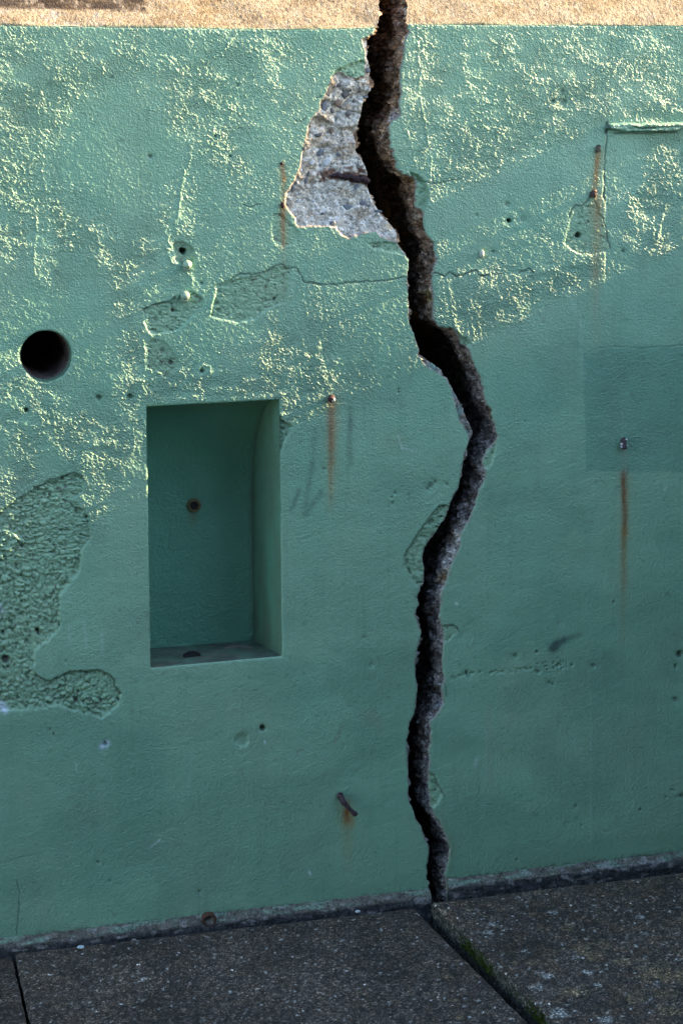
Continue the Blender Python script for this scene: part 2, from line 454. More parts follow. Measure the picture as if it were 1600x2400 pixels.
PITS = [  # x, y, radius px, depth m, darkness
    (430, 588, 8, .02, .9), (233, 932, 7, .006, .4), (305, 929, 7, .006, .5), (62, 961, 6, .008, .7), (1193, 517, 6, .014, .9),
    (1355, 551, 7, .012, .85), (474, 870, 5, .006, .6), (405, 727, 5, .005, .8), (400, 850, 7, .004, .6), (380, 822, 6, .002, .3),
    (473, 664, 4, .003, .4), (644, 700, 4, .004, .7), (1461, 589, 5, .004, .3), (1132, 588, 4, .003, .3), (1155, 590, 6, .002, .3),
    (616, 1708, 8, .012, .8), (569, 1737, 17, .004, .1), (247, 1745, 6, .008, .8), (1258, 1528, 3.2, .004, .9), (1209, 1539, 7, .003, .3),
    (1093, 1576, 4, .003, .7), (1098, 1584, 7, .002, .3), (1390, 1561, 7, .003, .4), (1295, 1604, 3, .003, .7), (1288, 1600, 4, .002, .5),
    (1340, 1559, 3, .003, .7), (1260, 1574, 5, .002, .6), (1438, 1411, 2.5, .003, .8), (870, 1559, 7, .002, .1), (855, 1494, 4, .002, .3),
    (1500, 1898, 3, .003, .7), (1350, 1890, 3.5, .003, .6), (1576, 1852, 3, .003, .8), (1595, 1866, 4, .003, .8), (1560, 1868, 3, .002, .6),
    (1210, 2016, 2.6, .003, .9), (1362, 1934, 2.5, .002, .7), (1594, 1535, 9, .010, .7), (1583, 1562, 4, .004, .6), (1583, 1640, 7, .002, .5),
    (204, 1212, 4, .006, .9), (117, 1160, 5, .003, .8), (88, 1479, 6, .006, .95), (8, 1483, 5, .004, .9), (14, 1547, 12, .005, .85), (178, 1642, 7, .005, .9),
    (184, 1622, 4, .003, .9), (152, 1633, 3, .003, .9), (278, 1641, 4, .005, .9), (238, 1643, 4, .003, .7), (52, 1282, 4, .004, .7),
    (934, 912, 2.2, .003, .8), (935, 919, 2.5, .003, .6), (1010, 1138, 8, .0025, .5), (1020, 1130, 5, .002, .4), (1003, 1146, 6, .002, .4), (1048, 1135, 5, .002, .3),
    (958, 1160, 3, .002, .5), (926, 1156, 3, .002, .5), (920, 1180, 4, .002, .4), (918, 1166, 2, .002, .5), (540, 365, 4, .003, .5), (558, 198, 3, .003, .6),
    (352, 366, 6, .003, .5), (505, 318, 3, .003, .6), (262, 180, 3, .002, .5), (1318, 212, 6, .002, .4), (1320, 238, 9, .002, .4), (1296, 236, 4, .003, .7),
    (760, 1100, 4, .002, .3), (117, 1710, 2.2, .003, .9), (126, 1721, 2.2, .003, .9), (155, 1550, 3, .001, .5), (230, 2022, 4, .003, .6), (258, 2065, 3, .002, .6), (468, 2092, 5, .003, .3),
    (1116, 504, 3, .002, .4), (1188, 478, 8, .002, .3), (1225, 512, 9, .001, .3), (1055, 1495, 3, .001, .2), (1310, 1461, 6, .001, .2), (1080, 1490, 8, .0008, .1),
]
# where the render coat is coarser: cx, cy, rx, ry, rotation, weight
COARSE = [
    (30, 230, 70, 160, 0, .8), (170, 180, 110, 70, 15, .35), (220, 130, 150, 45, 5, .35), (20, 420, 60, 120, 0, .5), (150, 250, 80, 60, 20, .45), (90, 330, 110, 100, 0, .35),
    (440, 200, 90, 110, 15, .8), (330, 140, 90, 60, 10, .5), (530, 160, 90, 100, -20, .6), (470, 260, 70, 60, 0, .9), (640, 110, 120, 60, 0, .5), (650, 220, 60, 80, 0, .35),
    (190, 240, 60, 70, 10, .4), (180, 430, 40, 60, 0, .25), (520, 330, 50, 80, 0, .5), (560, 400, 40, 90, 0, .4), (425, 450, 45, 110, 0, .6), (540, 540, 60, 40, 0, .3), (340, 245, 50, 35, 0, .3),
    (60, 500, 90, 70, 10, .8), (180, 545, 120, 60, 20, .9), (280, 560, 90, 40, 10, .5), (20, 600, 40, 90, 0, .4), (130, 640, 60, 40, 30, .8), (300, 640, 50, 60, 0, .5), (360, 600, 60, 60, 0, .5),
    (280, 720, 35, 40, 0, .5), (380, 660, 60, 30, -20, .4), (420, 540, 50, 40, 30, .5),
    (30, 820, 40, 50, 0, .6), (60, 920, 90, 50, 10, .7), (100, 990, 150, 60, 8, 1.0), (200, 1020, 110, 60, 15, .8), (40, 1060, 60, 60, 0, .5), (290, 1060, 50, 40, 0, .5), (20, 1150, 60, 60, 0, .6), (110, 1120, 60, 25, 0, .4),
    (230, 1150, 50, 90, 0, .9), (320, 1020, 18, 60, 0, .5), (310, 850, 30, 100, 0, 1.0), (400, 905, 70, 25, 0, .8), (520, 900, 170, 32, -4, 1.1), (660, 890, 40, 70, 0, .9), (668, 960, 20, 35, 0, .8), (440, 860, 25, 25, 0, .5),
    (650, 780, 50, 80, 0, .5), (740, 800, 45, 130, 0, .55), (740, 880, 50, 70, 0, .75), (820, 740, 50, 120, 0, .2), (600, 830, 60, 30, 0, .4), (720, 960, 45, 22, -25, .6), (820, 880, 50, 50, 0, .35),
    (990, 170, 50, 120, 0, .6), (1010, 330, 70, 130, 0, .5), (1100, 130, 160, 70, 0, .5), (1150, 250, 130, 100, 0, .55), (1260, 190, 110, 90, 0, .5), (1290, 310, 70, 35, 8, 1.0), (1180, 310, 70, 40, 0, .7),
    (1380, 140, 120, 80, 0, .55), (1520, 130, 110, 80, 0, .75), (1360, 260, 80, 50, 0, .5), (1560, 220, 60, 80, 0, .4), (1500, 265, 110, 18, 0, .9), (1160, 380, 30, 50, 0, .5), (1100, 380, 35, 60, 0, .6), (1030, 420, 40, 60, 0, .35),
    (1580, 420, 60, 110, 0, .9), (1540, 360, 40, 40, 0, .5), (1530, 500, 40, 90, 15, .8), (1490, 480, 30, 30, 0, .5), (1470, 545, 25, 20, 0, .5), (1560, 580, 50, 25, 10, .5), (1270, 560, 25, 15, 0, .5), (1260, 470, 10, 30, 0, .3), (1210, 560, 40, 30, 0, .25), (1035, 570, 12, 45, 0, .5),
    (1340, 640, 70, 26, -18, .5), (1250, 680, 60, 30, -20, .4), (1060, 710, 65, 70, 0, .7), (1190, 700, 80, 60, -20, .95), (1120, 760, 50, 40, -20, .7), (1290, 650, 70, 22, 5, .8), (1150, 650, 60, 20, 0, .4), (1450, 625, 50, 12, 0, .3), (1480, 880, 70, 40, 0, .35), (1440, 920, 40, 50, 0, .3), (1480, 1030, 70, 30, 0, .3),
]
SMOOTH = [(290, 300, 90, 110, 0, .6), (300, 440, 80, 70, 0, .6), (140, 760, 110, 70, 0, .5), (610, 560, 90, 50, 0, .4), (1250, 440, 160, 55, 0, .5), (1350, 480, 60, 90, 0, .4), (1460, 380, 50, 60, 0, .6), (80, 130, 30, 30, 0, .3),
          (600, 790, 60, 50, 0, .4), (700, 730, 14, 120, 0, .8), (200, 330, 40, 60, 0, .5), (880, 700, 60, 100, 0, .4), (1300, 850, 200, 60, 0, .3), (800, 150, 40, 60, 0, .3), (1480, 210, 25, 60, 0, .25), (560, 500, 60, 40, 0, .3)]


def blobs(px, py, lst):
    s = np.zeros(px.shape)
    for cx, cy, rx, ry, ro, w in lst:
        k = np.nonzero((np.abs(px - cx) < 2.4 * max(rx, ry)) & (np.abs(py - cy) < 2.4 * max(rx, ry)))
        c, sn = math.cos(math.radians(ro)), math.sin(math.radians(ro))
        dx, dy = px[k] - cx, py[k] - cy
        u, v = (dx * c + dy * sn) / rx, (-dx * sn + dy * c) / ry
        s[k] += w * np.exp(-(u * u + v * v))
    return s


LEDGE = [(1422, 289), (1470, 287), (1540, 288), (1640, 283), (1640, 296), (1592, 300), (1586, 307), (1460, 309), (1436, 304), (1422, 303)]


def wall_height(x, z, px, py):
    """height of the coat in metres, positive towards the camera"""
    X, Z = x * 1000, z * 1000
    A = 0.30 + blobs(px, py, COARSE) - 0.5 * blobs(px, py, SMOOTH)
    br = fbm(X / 45, Z / 45, 71, 3)
    A = np.clip(A * (0.85 + 0.9 * br) - .06, 0.16, 1.35)
    # grain: short strokes lying across the fall of the evening light
    wx_, wz_ = X + 2.2 * vn(X / 11, Z / 11, 301), Z + 2.2 * vn(X / 11, Z / 11, 302)
    Xa, Za = wx_ * 0.74 + wz_ * 0.67, wz_ * 0.74 - wx_ * 0.67          # Xa runs towards upper right
    st = 1.0 * vn(Xa / 2.0, Za / 4.2, 1) + 0.7 * vn(Xa / 1.8 + 7, Za / 2.3, 2) + 0.5 * vn(Xa / 4.2, Za / 6.5, 3)
    h = (0.00027 + 0.00033 * np.clip(A, .05, 1.1)) * st * (1 + .1 * sst(1200, 1700, py))
    h = h + 0.00020 * fbm(X / 34, Z / 30, 5, 2) + 0.0011 * fbm(X / 190, Z / 170, 9, 2)
    h = h + (0.0002 * fbm((X + Z * .3) / 55, (Z - X * .3) / 9, 15, 3) + .0009 * fbm((X - Z * .2) / 140, (Z + X * .2) / 60, 18, 2)) * sst(900, 1500, py + .25 * px)              # brushed lower coat
    vb = blobs(px, py, [(1065, 720, 60, 75, 0, 1.2), (740, 800, 40, 140, 0, .8), (1140, 760, 40, 50, 0, .6), (700, 700, 20, 60, 0, .4)])
    h = h + 0.0007 * np.clip(vb, 0, 1) * vn((X + Z * 0.18) / 4.0, Z / 60, 33)                   # vertical trowel strokes
    # sunk rough patches
    for poly, dep, ps, ph, _ in ROUGH:
        k = boxsel(px, py, poly, 8)
        if not len(k):
            continue
        ins = inside(px[k], py[k], poly)
        d, _, _, _ = linedist(px[k], py[k], poly, True)
        sd = np.where(ins, d, -d)
        w = sst(-1.5, 2.5 + 8 * np.clip(fbm(px[k] / 30, py[k] / 30, 35, 2), 0, 1), sd)
        wx, wy = px[k] + 5 * fbm(px[k] / 25, py[k] / 25, 3, 2), py[k] + 5 * fbm(px[k] / 25, py[k] / 25, 8, 2)
        f1, f2, iv = worley(wx / ps / 1.35, wy / ps, 12)
        peb = 1.35 * (np.clip((f2 - f1) * 1.9, 0, 1) ** .6 * (.5 + iv) - .55)
        f1b, f2b, ivb = worley(wx / ps * 1.6 / 1.2, wy / ps * 1.7, 22)
        peb = peb + .5 * (np.clip((f2b - f1b) * 1.7, 0, 1) * (.4 + ivb) - .5)
        zone = .5 + .9 * fbm(px[k] / 60, py[k] / 45, 90, 2)
        if ps < 12:
            zone = zone * .45
        rag = fbm(px[k] / 17, py[k] / 7.5, 6, 4, .65) + .8 * fbm(px[k] / 6, py[k] / 4, 16, 2)
        cav = sst(.45, .75, fbm(px[k] / 13, py[k] / 9, 26, 3) + .1)
        h[k] = h[k] * (1 - .5 * w) + w * (-dep + ph * .85 * peb * np.clip(zone, .05, 1.2) + ph * .55 * rag - ph * 1.0 * cav)
    # bare spall
    k = boxsel(px, py, SPALL, 6)
    ins = inside(px[k], py[k], SPALL)
    d, _, _, _ = linedist(px[k], py[k], SPALL, True)
    w = np.where(ins, sst(0, 7, d), 0)
    q, r = px[k], py[k]
    deep = 0.006 + 0.014 * sst(0, 55, d) * (0.6 + 0.4 * sst(420, 200, r))
    lay = fbm(q / 60 + r / 160, r / 26 - q / 90, 44, 3)
    rock = 0.0055 * np.abs(fbm(q / 34, r / 26, 41, 4, .6)) + 0.003 * lay * sst(470, 400, r)
    rock += 0.0009 * fbm(q / 8, r / 8, 47, 3, .7)
    rock += .008 * (worley(q / 40, r / 30, 48)[2] - .5) * sst(0, .25, worley(q / 40, r / 30, 48)[1] - worley(q / 40, r / 30, 48)[0]) * sst(440, 400, r)
    brow = 0.007 * np.exp(-((r - (352 - (q - 760) * .28)) / 11.0) ** 2) * sst(740, 790, q)
    h[k] = h[k] * (1 - w) + w * (-deep + rock * 1.3 + brow)
    k = boxsel(px, py, STRIP, 4)
    ins = inside(px[k], py[k], STRIP)
    d, _, _, _ = linedist(px[k], py[k], STRIP, True)
    w = np.where(ins, sst(0, 4, d), 0)
    h[k] = h[k] * (1 - w) + w * (-0.007 + 0.003 * fbm(px[k] / 12, py[k] / 12, 61, 3))
    # ridges and hairlines
    for line, wd, hh in RIDGES:
        k = boxsel(px, py, line, 14)
        wob = 3.0 * fbm(px[k] / 9, py[k] / 9, 66, 2)
        d, t, _, _ = linedist(px[k] + wob, py[k] - wob, line)
        h[k] += hh * np.exp(-(d / wd) ** 2) * (.65 + .6 * vn(px[k] / 6, py[k] / 6, 5))
    for line, wd, hh, dk in FINE:
        k = boxsel(px, py, line, 14)
        wob = 2.6 * fbm(px[k] / 10, py[k] / 10, 67, 2)
        d, t, _, _ = linedist(px[k] + wob, py[k] - wob, line)
        h[k] -= hh * np.exp(-(d / wd) ** 2) * np.clip(1 + .5 * vn(px[k] / 14, py[k] / 14, 5), 0, 2)
    for cx, cy, r, dp, dk in PITS:
        k = boxsel(px, py, [(cx, cy)], 2.6 * r + 6)
        dx, dy = px[k] - cx, py[k] - cy
        rr = np.hypot(dx, dy) * (1 + .25 * fbm(dx / r * 1.3 + cx, dy / r * 1.3 + cy, 77, 2))
        h[k] -= dp * sst(r * 1.15, r * .55, rr)
        h[k] -= 0.0006 * sst(r * 2.3, r * 1.6, rr)
    # line of little holes along the pour joint
    jl = [(1050, 1588), (1090, 1580), (1130, 1578), (1180, 1573), (1250, 1568), (1320, 1558)]
    k = boxsel(px, py, jl, 26)
    d, t, _, _ = linedist(px[k], py[k], jl)
    f1, f2, iv = worley(px[k] / 9, py[k] / 6, 88)
    wl_ = np.exp(-(d / (4 + 11 * np.exp(-((px[k] - 1295) / 38) ** 2))) ** 2)
    h[k] -= 0.0055 * wl_ * sst(.5, .1, f1) * (iv > .35) + .0012 * wl_ * np.abs(fbm(px[k] / 14, py[k] / 7, 4, 3))
    # raised ledge strip on the right and the slightly sunk field below it
    k = boxsel(px, py, LEDGE, 12)
    lw = 1.6 * fbm(px[k] / 18, py[k] / 9, 19, 2)
    ins = inside(px[k] + lw, py[k] + lw, LEDGE)
    d, _, _, _ = linedist(px[k] + lw, py[k] + lw, LEDGE, True)
    w = np.where(ins, sst(0, 3, d), 0)
    h[k] += w * (0.013 + .0018 * fbm(px[k] / 8, py[k] / 5, 23, 3)) - .004 * np.exp(-((py[k] - 299 + (px[k] - 1500) * .04) / 1.8) ** 2) * w * sst(1440, 1500, px[k])
    h -= 0.0012 * sst(1415, 1421, px) * sst(296, 306, py) * sst(900, 500, py)
    # small blisters at left
    for cx, cy, rx, ry, hh in [(8, 1267, 36, 24, .0045), (49, 1299, 8, 8, .003), (25, 1213, 9, 9, .003)]:
        k = boxsel(px, py, [(cx, cy)], 60)
        rr = np.hypot((px[k] - cx) / rx, (py[k] - cy) / ry)
        h[k] += hh * sst(1.06, .9, rr) - hh * .35 * sst(.85, .3, rr)
    # rounded arrises
    for poly, rad, drop in ((NICHE, 4.0, .0018), (HOLE, 4.0, .002)):
        k = boxsel(px, py, poly, rad + 2)
        d, _, _, _ = linedist(px[k], py[k], poly, True)
        d = np.where(inside(px[k], py[k], poly), 0, d)
        h[k] -= drop * np.clip(1 - d / rad, 0, 1) ** 2
    k = boxsel(px, py, CRACK, 8)
    d1, _, _, _ = linedist(px[k], py[k], CL)
    d2, _, _, _ = linedist(px[k], py[k], CR)
    d = np.minimum(d1, d2)
    h[k] -= .003 * np.clip(1 - d / (4 + 3 * vn(px[k] / 25, py[k] / 25, 55)), 0, 1) ** 2
    return h, A


STREAKS = [  # x0,y0,x1,y1,width,strength at start, strength at end, colour
    (776, 940, 775, 1085, 5, .95, .55, (.16, .055, .03)), (778, 940, 778, 1210, 10, .6, .0, (.34, .17, .05)), (775, 1085, 774, 1200, 5, .45, .1, (.30, .15, .04)),
    (661, 385, 666, 420, 4.5, .7, .5, (.30, .14, .035)), (666, 415, 665, 480, 5, .5, .35, (.33, .18, .05)), (663, 480, 664, 576, 4.5, .8, .45, (.30, .13, .03)), (665, 480, 668, 720, 9, .25, .05, (.33, .22, .10)),
    (1400, 356, 1393, 445, 6, .85, .6, (.27, .14, .03)), (1398, 470, 1398, 640, 10, .6, .25, (.34, .24, .10)), (1397, 640, 1396, 830, 9, .3, .05, (.34, .25, .12)),
    (1462, 1110, 1462, 1250, 6, .95, .75, (.17, .085, .03)), (1462, 1240, 1459, 1500, 6, .75, .1, (.22, .14, .04)), (1461, 1050, 1462, 1112, 7, .25, .35, (.22, .2, .14)), (1458, 1500, 1456, 1700, 8, .1, 0, (.2, .14, .05)),
    (812, 1885, 815, 1922, 9, .85, .9, (.22, .09, .02)), (822, 1915, 825, 1935, 5, .5, .3, (.38, .3, .15)), (815, 1925, 816, 2060, 9, .4, .05, (.28, .24, .1)),
    (1003, 690, 1003, 700, 3, .0, .0, (.3, .2, .02)), (930, 1030, 920, 1035, 20, .12, .12, (.4, .3, .15)), (870, 1680, 890, 1705, 14, .25, .1, (.28, .22, .14)),
    (1146, 1650, 1146, 1830, 7, .12, .08, (.3, .22, .14)), (1200, 1670, 1192, 1700, 6, .15, .1, (.3, .2, .15)), (785, 1740, 800, 1700, 3, .3, .2, (.2, .1, .06)),
    (696, 1764, 712, 1754, 3, .5, .3, (.16, .12, .12)), (690, 420, 700, 440, 3, 0, 0, (0, 0, 0)), (1060, 1980, 1052, 2040, 9, .2, .3, (.16, .17, .07)), (1025, 1900, 1060, 1990, 12, .15, .2, (.2, .22, .1)),
    # dark smears
    (1296, 1519, 1304, 1512, 9, 1.25, 1.15, (.012, .02, .03)), (1304, 1512, 1322, 1500, 6, 1.0, .8, (.02, .03, .04)), (1322, 1500, 1356, 1487, 6, .75, .4, (.03, .06, .06)),
    (738, 1005, 733, 1090, 5, .25, .25, (.05, .09, .08)), (733, 1085, 716, 1185, 6, .35, .3, (.05, .09, .08)), (702, 1150, 682, 1195, 5, .45, .35, (.05, .09, .08)), (752, 1155, 716, 1205, 7, .45, .35, (.05, .08, .08)),
    (820, 955, 820, 1085, 6, .4, .35, (.06, .10, .085)), (820, 985, 822, 1000, 9, .2, .2, (.04, .07, .07)), (963, 820, 960, 900, 6, .2, .15, (.06, .10, .085)), (878, 810, 872, 850, 4, .15, .1, (.05, .1, .1)),
    (1445, 560, 1450, 600, 5, .0, .0, (0, 0, 0)),
    # pale scrapes
    (1114, 1795, 1118, 1780, 4, .5, .5, (.45, .6, .52)), (940, 1050, 975, 1058, 2, .5, .4, (.5, .62, .55)), (932, 1020, 942, 1052, 2, .4, .5, (.5, .62, .55)), (1333, 685, 1360, 760, 6, .25, .25, (.34, .52, .42)), (1360, 760, 1368, 900, 6, .2, .15, (.34, .52, .42)),
    (1556, 1148, 1566, 1138, 2, .5, .5, (.5, .62, .55)), (1535, 1134, 1544, 1126, 1.6, .4, .4, (.5, .62, .55)), (163, 1468, 164, 1510, 3, .35, .3, (.4, .55, .48)), (198, 1460, 203, 1520, 3, .3, .3, (.4, .55, .48)), (238, 1485, 240, 1540, 3, .35, .3, (.4, .55, .48)),
    (350, 1990, 372, 1972, 2, .4, .5, (.55, .7, .7)), (372, 1972, 376, 1968, 2, .6, .5, (.6, .75, .75)), (1340, 1730, 1372, 1800, 9, .15, .15, (.34, .5, .44)), (1384, 1620, 1384, 2000, 1.5, .25, .25, (.34, .55, .46)), (1140, 1700, 1137, 1890, 1.5, .3, .2, (.34, .5, .46)),
    (725, 2044, 726, 2050, 2.4, 1, 1, (.7, .8, .85)), (540, 1110, 560, 1106, 1.6, .0, .0, (0, 0, 0)), (178, 1790, 180, 1810, 1.5, .4, .4, (.5, .62, .6)), (620, 1738, 620, 1743, 1.6, 1, 1, (.7, .8, .85)),
    (5, 1655, 12, 1664, 7, .95, .95, (.62, .74, .85)), (0, 1420, 6, 1434, 4, .6, .6, (.55, .68, .75)), (240, 1750, 253, 1742, 6, .85, .8, (.6, .72, .85)), (1069, 1414, 1070, 1415, 2.4, .9, .9, (.75, .8, .75)),
    (350, 1780, 365, 1830, 2, .2, .2, (.35, .55, .48)), (450, 1760, 442, 1850, 2.5, .15, .15, (.35, .55, .48)), (300, 1470, 320, 1440, 5, .15, .15, (.34, .5, .42)),
]


def wall_pigment(x, z, px, py, h):
    X, Z = x * 1000, z * 1000
    n1 = fbm(X / 260, Z / 210, 101, 3)
    n2 = fbm(X / 30, Z / 40, 102, 3)
    c = GREEN[None, :] * (1 + .07 * n1 + .035 * n2)[:, None]
    c[:, 0] *= 1 + .10 * fbm(X / 120, Z / 160, 103, 3)
    # fresher coats, plus lower-left fields darkened to paint in light falloff
    def field(poly, tint, soft, seed):
        k = boxsel(px, py, poly, soft)
        q, r = px[k] + 5 * fbm(px[k] / 30, py[k] / 30, seed, 3), py[k] + 5 * fbm(px[k] / 30, py[k] / 30, seed + 1, 3)
        ins = inside(q, r, poly); d, _, _, _ = linedist(q, r, poly, True)
        w = sst(-soft, soft, np.where(ins, d, -d))[:, None]
        c[k] *= 1 - w * (1 - np.array(tint))
    field([(1366, 832), (1450, 813), (1700, 808), (1700, 1108), (1372, 1104)], (.72, .82, .84), 3, 160)
    field([(1384, 1480), (1700, 1300), (1700, 2100), (1384, 2100)], (.92, .94, .95), 3, 162)
    field([(1090, 860), (1310, 800), (1318, 930), (1230, 990), (1150, 1050)], (.93, .955, .96), 6, 164)
    field([(-50, 1690), (220, 1680), (380, 1730), (360, 1950), (400, 2060), (-50, 2140)], (.88, .92, .93), 30, 166)  # light falloff painted into the lower left
    field([(-50, 1350), (90, 1560), (130, 1600), (-50, 1640)], (.9, .93, .94), 40, 168)  # same painted falloff, at the left edge
    # dirt and painted-in shading in the pebble lows, thin paint on the high spots
    for poly, dep, ps, ph, _ in ROUGH:
        k = boxsel(px, py, poly, 2)
        if len(k):
            k = k[inside(px[k], py[k], poly)]
            lo = sst(-dep + ph * .1, -dep - ph * .9, h[k])[:, None]
            c[k] = c[k] * (1 - .3 * lo) * np.array([1.08, 1.0, .95])
            hl = (.8 * sst(.48, .62, fbm(px[k] / 7, py[k] / 6, 61, 2)))[:, None]
            c[k] = c[k] * (1 - hl) + hl * np.array([.05, .05, .04])
    for line, wd, hh, dk in FINE:
        k = boxsel(px, py, line, 10)
        wob = 2.6 * fbm(px[k] / 10, py[k] / 10, 67, 2)
        d, t, _, _ = linedist(px[k] + wob, py[k] - wob, line)
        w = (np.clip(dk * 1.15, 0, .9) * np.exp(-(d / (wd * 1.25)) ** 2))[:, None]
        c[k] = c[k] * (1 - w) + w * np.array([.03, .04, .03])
    for cx, cy, r, dp, dk in PITS:
        k = boxsel(px, py, [(cx, cy)], r + 4)
        rr = np.hypot(px[k] - cx, py[k] - cy)
        w = (dk * sst(r * 1.0, r * .55, rr))[:, None]
        c[k] = c[k] * (1 - w) + w * np.array([.02, .016, .016])
    for x0, y0, x1, y1, wd, s0, s1, col in STREAKS:
        if s0 + s1 <= 0:
            continue
        if col[0] > 1.6 * col[2] and s0 > .3 and y1 - y0 > 30:
            k = boxsel(px, py, [(x0, y0), (x1, y1)], wd * 6)
            d, t, _, _ = linedist(px[k] + wd * 1.2 * fbm(px[k] / 30, py[k] / 60, 55, 3), py[k], [(x0, y0 + wd), (x1, y1)])
            w = (np.exp(-(d / (2.1 * wd)) ** 2) * .5 * (s0 + (s1 - s0) * t) * np.clip(.8 + .8 * fbm(px[k] / 6, py[k] / 40, 57, 3), 0, 1.3))[:, None]
            c[k] = c[k] * (1 - w) + w * np.array([.36, .30, .13])
        k = boxsel(px, py, [(x0, y0), (x1, y1)], wd * 2.6)
        d, t, _, _ = linedist(px[k] + .35 * wd * fbm(px[k] / 20, py[k] / 45, 5, 2), py[k], [(x0, y0), (x1, y1)])
        w = 1.1 * np.exp(-(d / (1.15 * wd)) ** 2) * (s0 + (s1 - s0) * t) * np.clip(1 + .45 * fbm(px[k] / 5, py[k] / 22, 7, 3), 0, 1.3)
        w = np.clip(w, 0, 1)[:, None]
        c[k] = c[k] * (1 - w) + w * np.array(col)
    # drips, and a patchy darkening painted in for light falloff near the foot
    v = fbm(X / 7, Z / 260, 170, 3) * .6 + .4 * fbm(X / 26, Z / 300, 171, 2)
    w = (.16 * sst(.12, .42, v) * np.clip(.5 + fbm(X / 90, Z / 120, 172, 3), 0, 1))[:, None]
    c = c * (1 - w) + w * np.array([.10, .17, .11])
    w = (.14 * sst(.15, .45, -v) * np.clip(.5 + fbm(X / 90, Z / 120, 173, 3), 0, 1))[:, None]
    c = c * (1 - w) + w * np.array([.30, .46, .36])
    w = (.30 * sst(-.05, .35, fbm(X / 210, Z / 130, 174, 4) + .35 * sst(1500, 2100, py) - .1))[:, None]  # extra weight low down paints in the dimmer light there
    c = c * (1 - w) + w * np.array([.115, .25, .175])
    # mould specks and weathering at the foot
    base = 2205 - .116 * px - np.where(px > mid_x(py), 21, 0)
    dd = base - py
    sp = fbm(X / 7, Z / 5, 130, 3)
    w = (np.clip(1 - dd / 14, 0, 1) * sst(-.1, .35, sp + .5 * np.clip(1 - dd / 8, 0, 1)) * .9)[:, None]
    c = c * (1 - w) + w * np.array([.05, .06, .05])
    w = (np.clip(1 - dd / 70, 0, 1) * .25 * (.5 + .5 * fbm(X / 50, Z / 30, 131, 3)))[:, None]
    c = c * (1 - w) + w * np.array([.16, .30, .19])
    w = (sst(.62, .72, fbm(X / 9, Z / 9, 140, 2)) * .35)[:, None]
    c = c * (1 - w) + w * np.array([.09, .16, .12])
    # worn paint at the crack lips
    k = boxsel(px, py, CRACK, 6)
    d1, _, _, _ = linedist(px[k], py[k], CL); d2, _, _, _ = linedist(px[k], py[k], CR)
    d = np.minimum(d1, d2)
    w = sst(4.5, .8, d + 4.5 * fbm(px[k] / 12, py[k] / 16, 150, 3))[:, None] * .85
    c[k] = c[k] * (1 - w) + w * np.array([.24, .22, .19])
    return c


def spall_pigment(px, py, h):
    n = fbm(px / 30, py / 30, 200, 4)
    c = np.array([.52, .495, .44])[None, :] * (1 + .30 * n)[:, None]
    wm = sst(.0, .45, fbm(px / 45, py / 28, 201, 3) + .25 * np.exp(-((py - 340) / 50.0) ** 2))[:, None]
    c = c * (1 - .6 * wm) + .6 * wm * np.array([.36, .28, .20])
    f1, f2, iv = worley(px / 7.5, py / 6.0, 203)
    dk = (sst(.30, .16, f1) * (iv > .74))[:, None]
    c = c * (1 - .8 * dk) + .8 * dk * np.array([.10, .11, .13])
    f1, f2, iv = worley(px / 13, py / 11, 204)
    wt = (sst(.45, .3, f1) * (iv > .62))[:, None]
    c = c * (1 - .6 * wt) + .6 * wt * np.array([.68, .68, .68])
    # rusty halo round the bar
    d, t, _, _ = linedist(px, py, [(766, 410), (800, 410), (850, 412), (868, 425)])
    w = (.9 * sst(19, 8, d + 15 * fbm(px / 11, py / 8, 210, 3)))[:, None]
    c = c * (1 - w) + w * np.array([.10, .036, .018])
    w = (.7 * np.exp(-(((px - 915) / 10) ** 2 + ((py - 533) / 8) ** 2)))[:, None]
    c = c * (1 - w) + w * np.array([.6, .42, .2])
    # brown rim
    d, _, _, _ = linedist(px, py, SPALL, True)
    w = (.65 * sst(9, 1, d + 5 * fbm(px / 14, py / 14, 212, 2)))[:, None]
    c = c * (1 - w) + w * np.array([.22, .18, .14])
    return c


# ------------------------------------------------------------------ the two wall sections
LX0, LX1 = P(-30, 1200)[0], P(1632, 300)[0]
STEP = 0.0017
xs = np.arange(LX0, LX1, STEP)


def grow(start, sign, end):
    out, s, v = [], STEP, start
    while (v - end) * sign < 0:
        s = min(s * 1.25, .12); v = v + sign * s; out.append(v)
    out[-1] = end
    return out


XR = LX1 + 0.75                                # inner corner with the return wall
XLEFT = LX0 - 2.2
XS = np.array(sorted(grow(LX0, -1, XLEFT)) + list(xs) + grow(xs[-1], 1, XR))
ZT_P = [P(-2000, 45), P(0, 57), P(640, 66), P(860, 64), P(950, 55), P(1600, 57), P(3000, 57)]
ztop_x = [p[0] for p in ZT_P]; ztop_z = [p[2] for p in ZT_P]
ZB = P(1600, 2060)[2] - .05
ZB = min(ZB, P(0, 2260)[2]) - .02
zt = np.interp(XS, ztop_x, ztop_z)
_H = zt.mean() - ZB
_zs = (P(800, 1260)[2] - ZB) / _H
T = np.concatenate([np.arange(1, _zs, -.0015 / _H), np.linspace(_zs, 0, int(_zs * _H / .0026))])
Xg, Tg = np.meshgrid(XS, T)
Zg = ZB + Tg * (zt[None, :] - ZB)
shp = Xg.shape
x, z = Xg.ravel().copy(), Zg.ravel().copy()
px, py = PIX(x, 0 * x, z)

# classify faces
F = gridfaces(*shp)
fx, fy = px[F].mean(1), py[F].mean(1)
reg = np.where(fx < mid_x(fy), 1, 2)


def mark(poly, val, only=None):
    k = boxsel(fx, fy, poly, 2)
    k = k[inside(fx[k], fy[k], poly)]
    if only is not None:
        k = k[np.isin(reg[k], only)]
    reg[k] = val


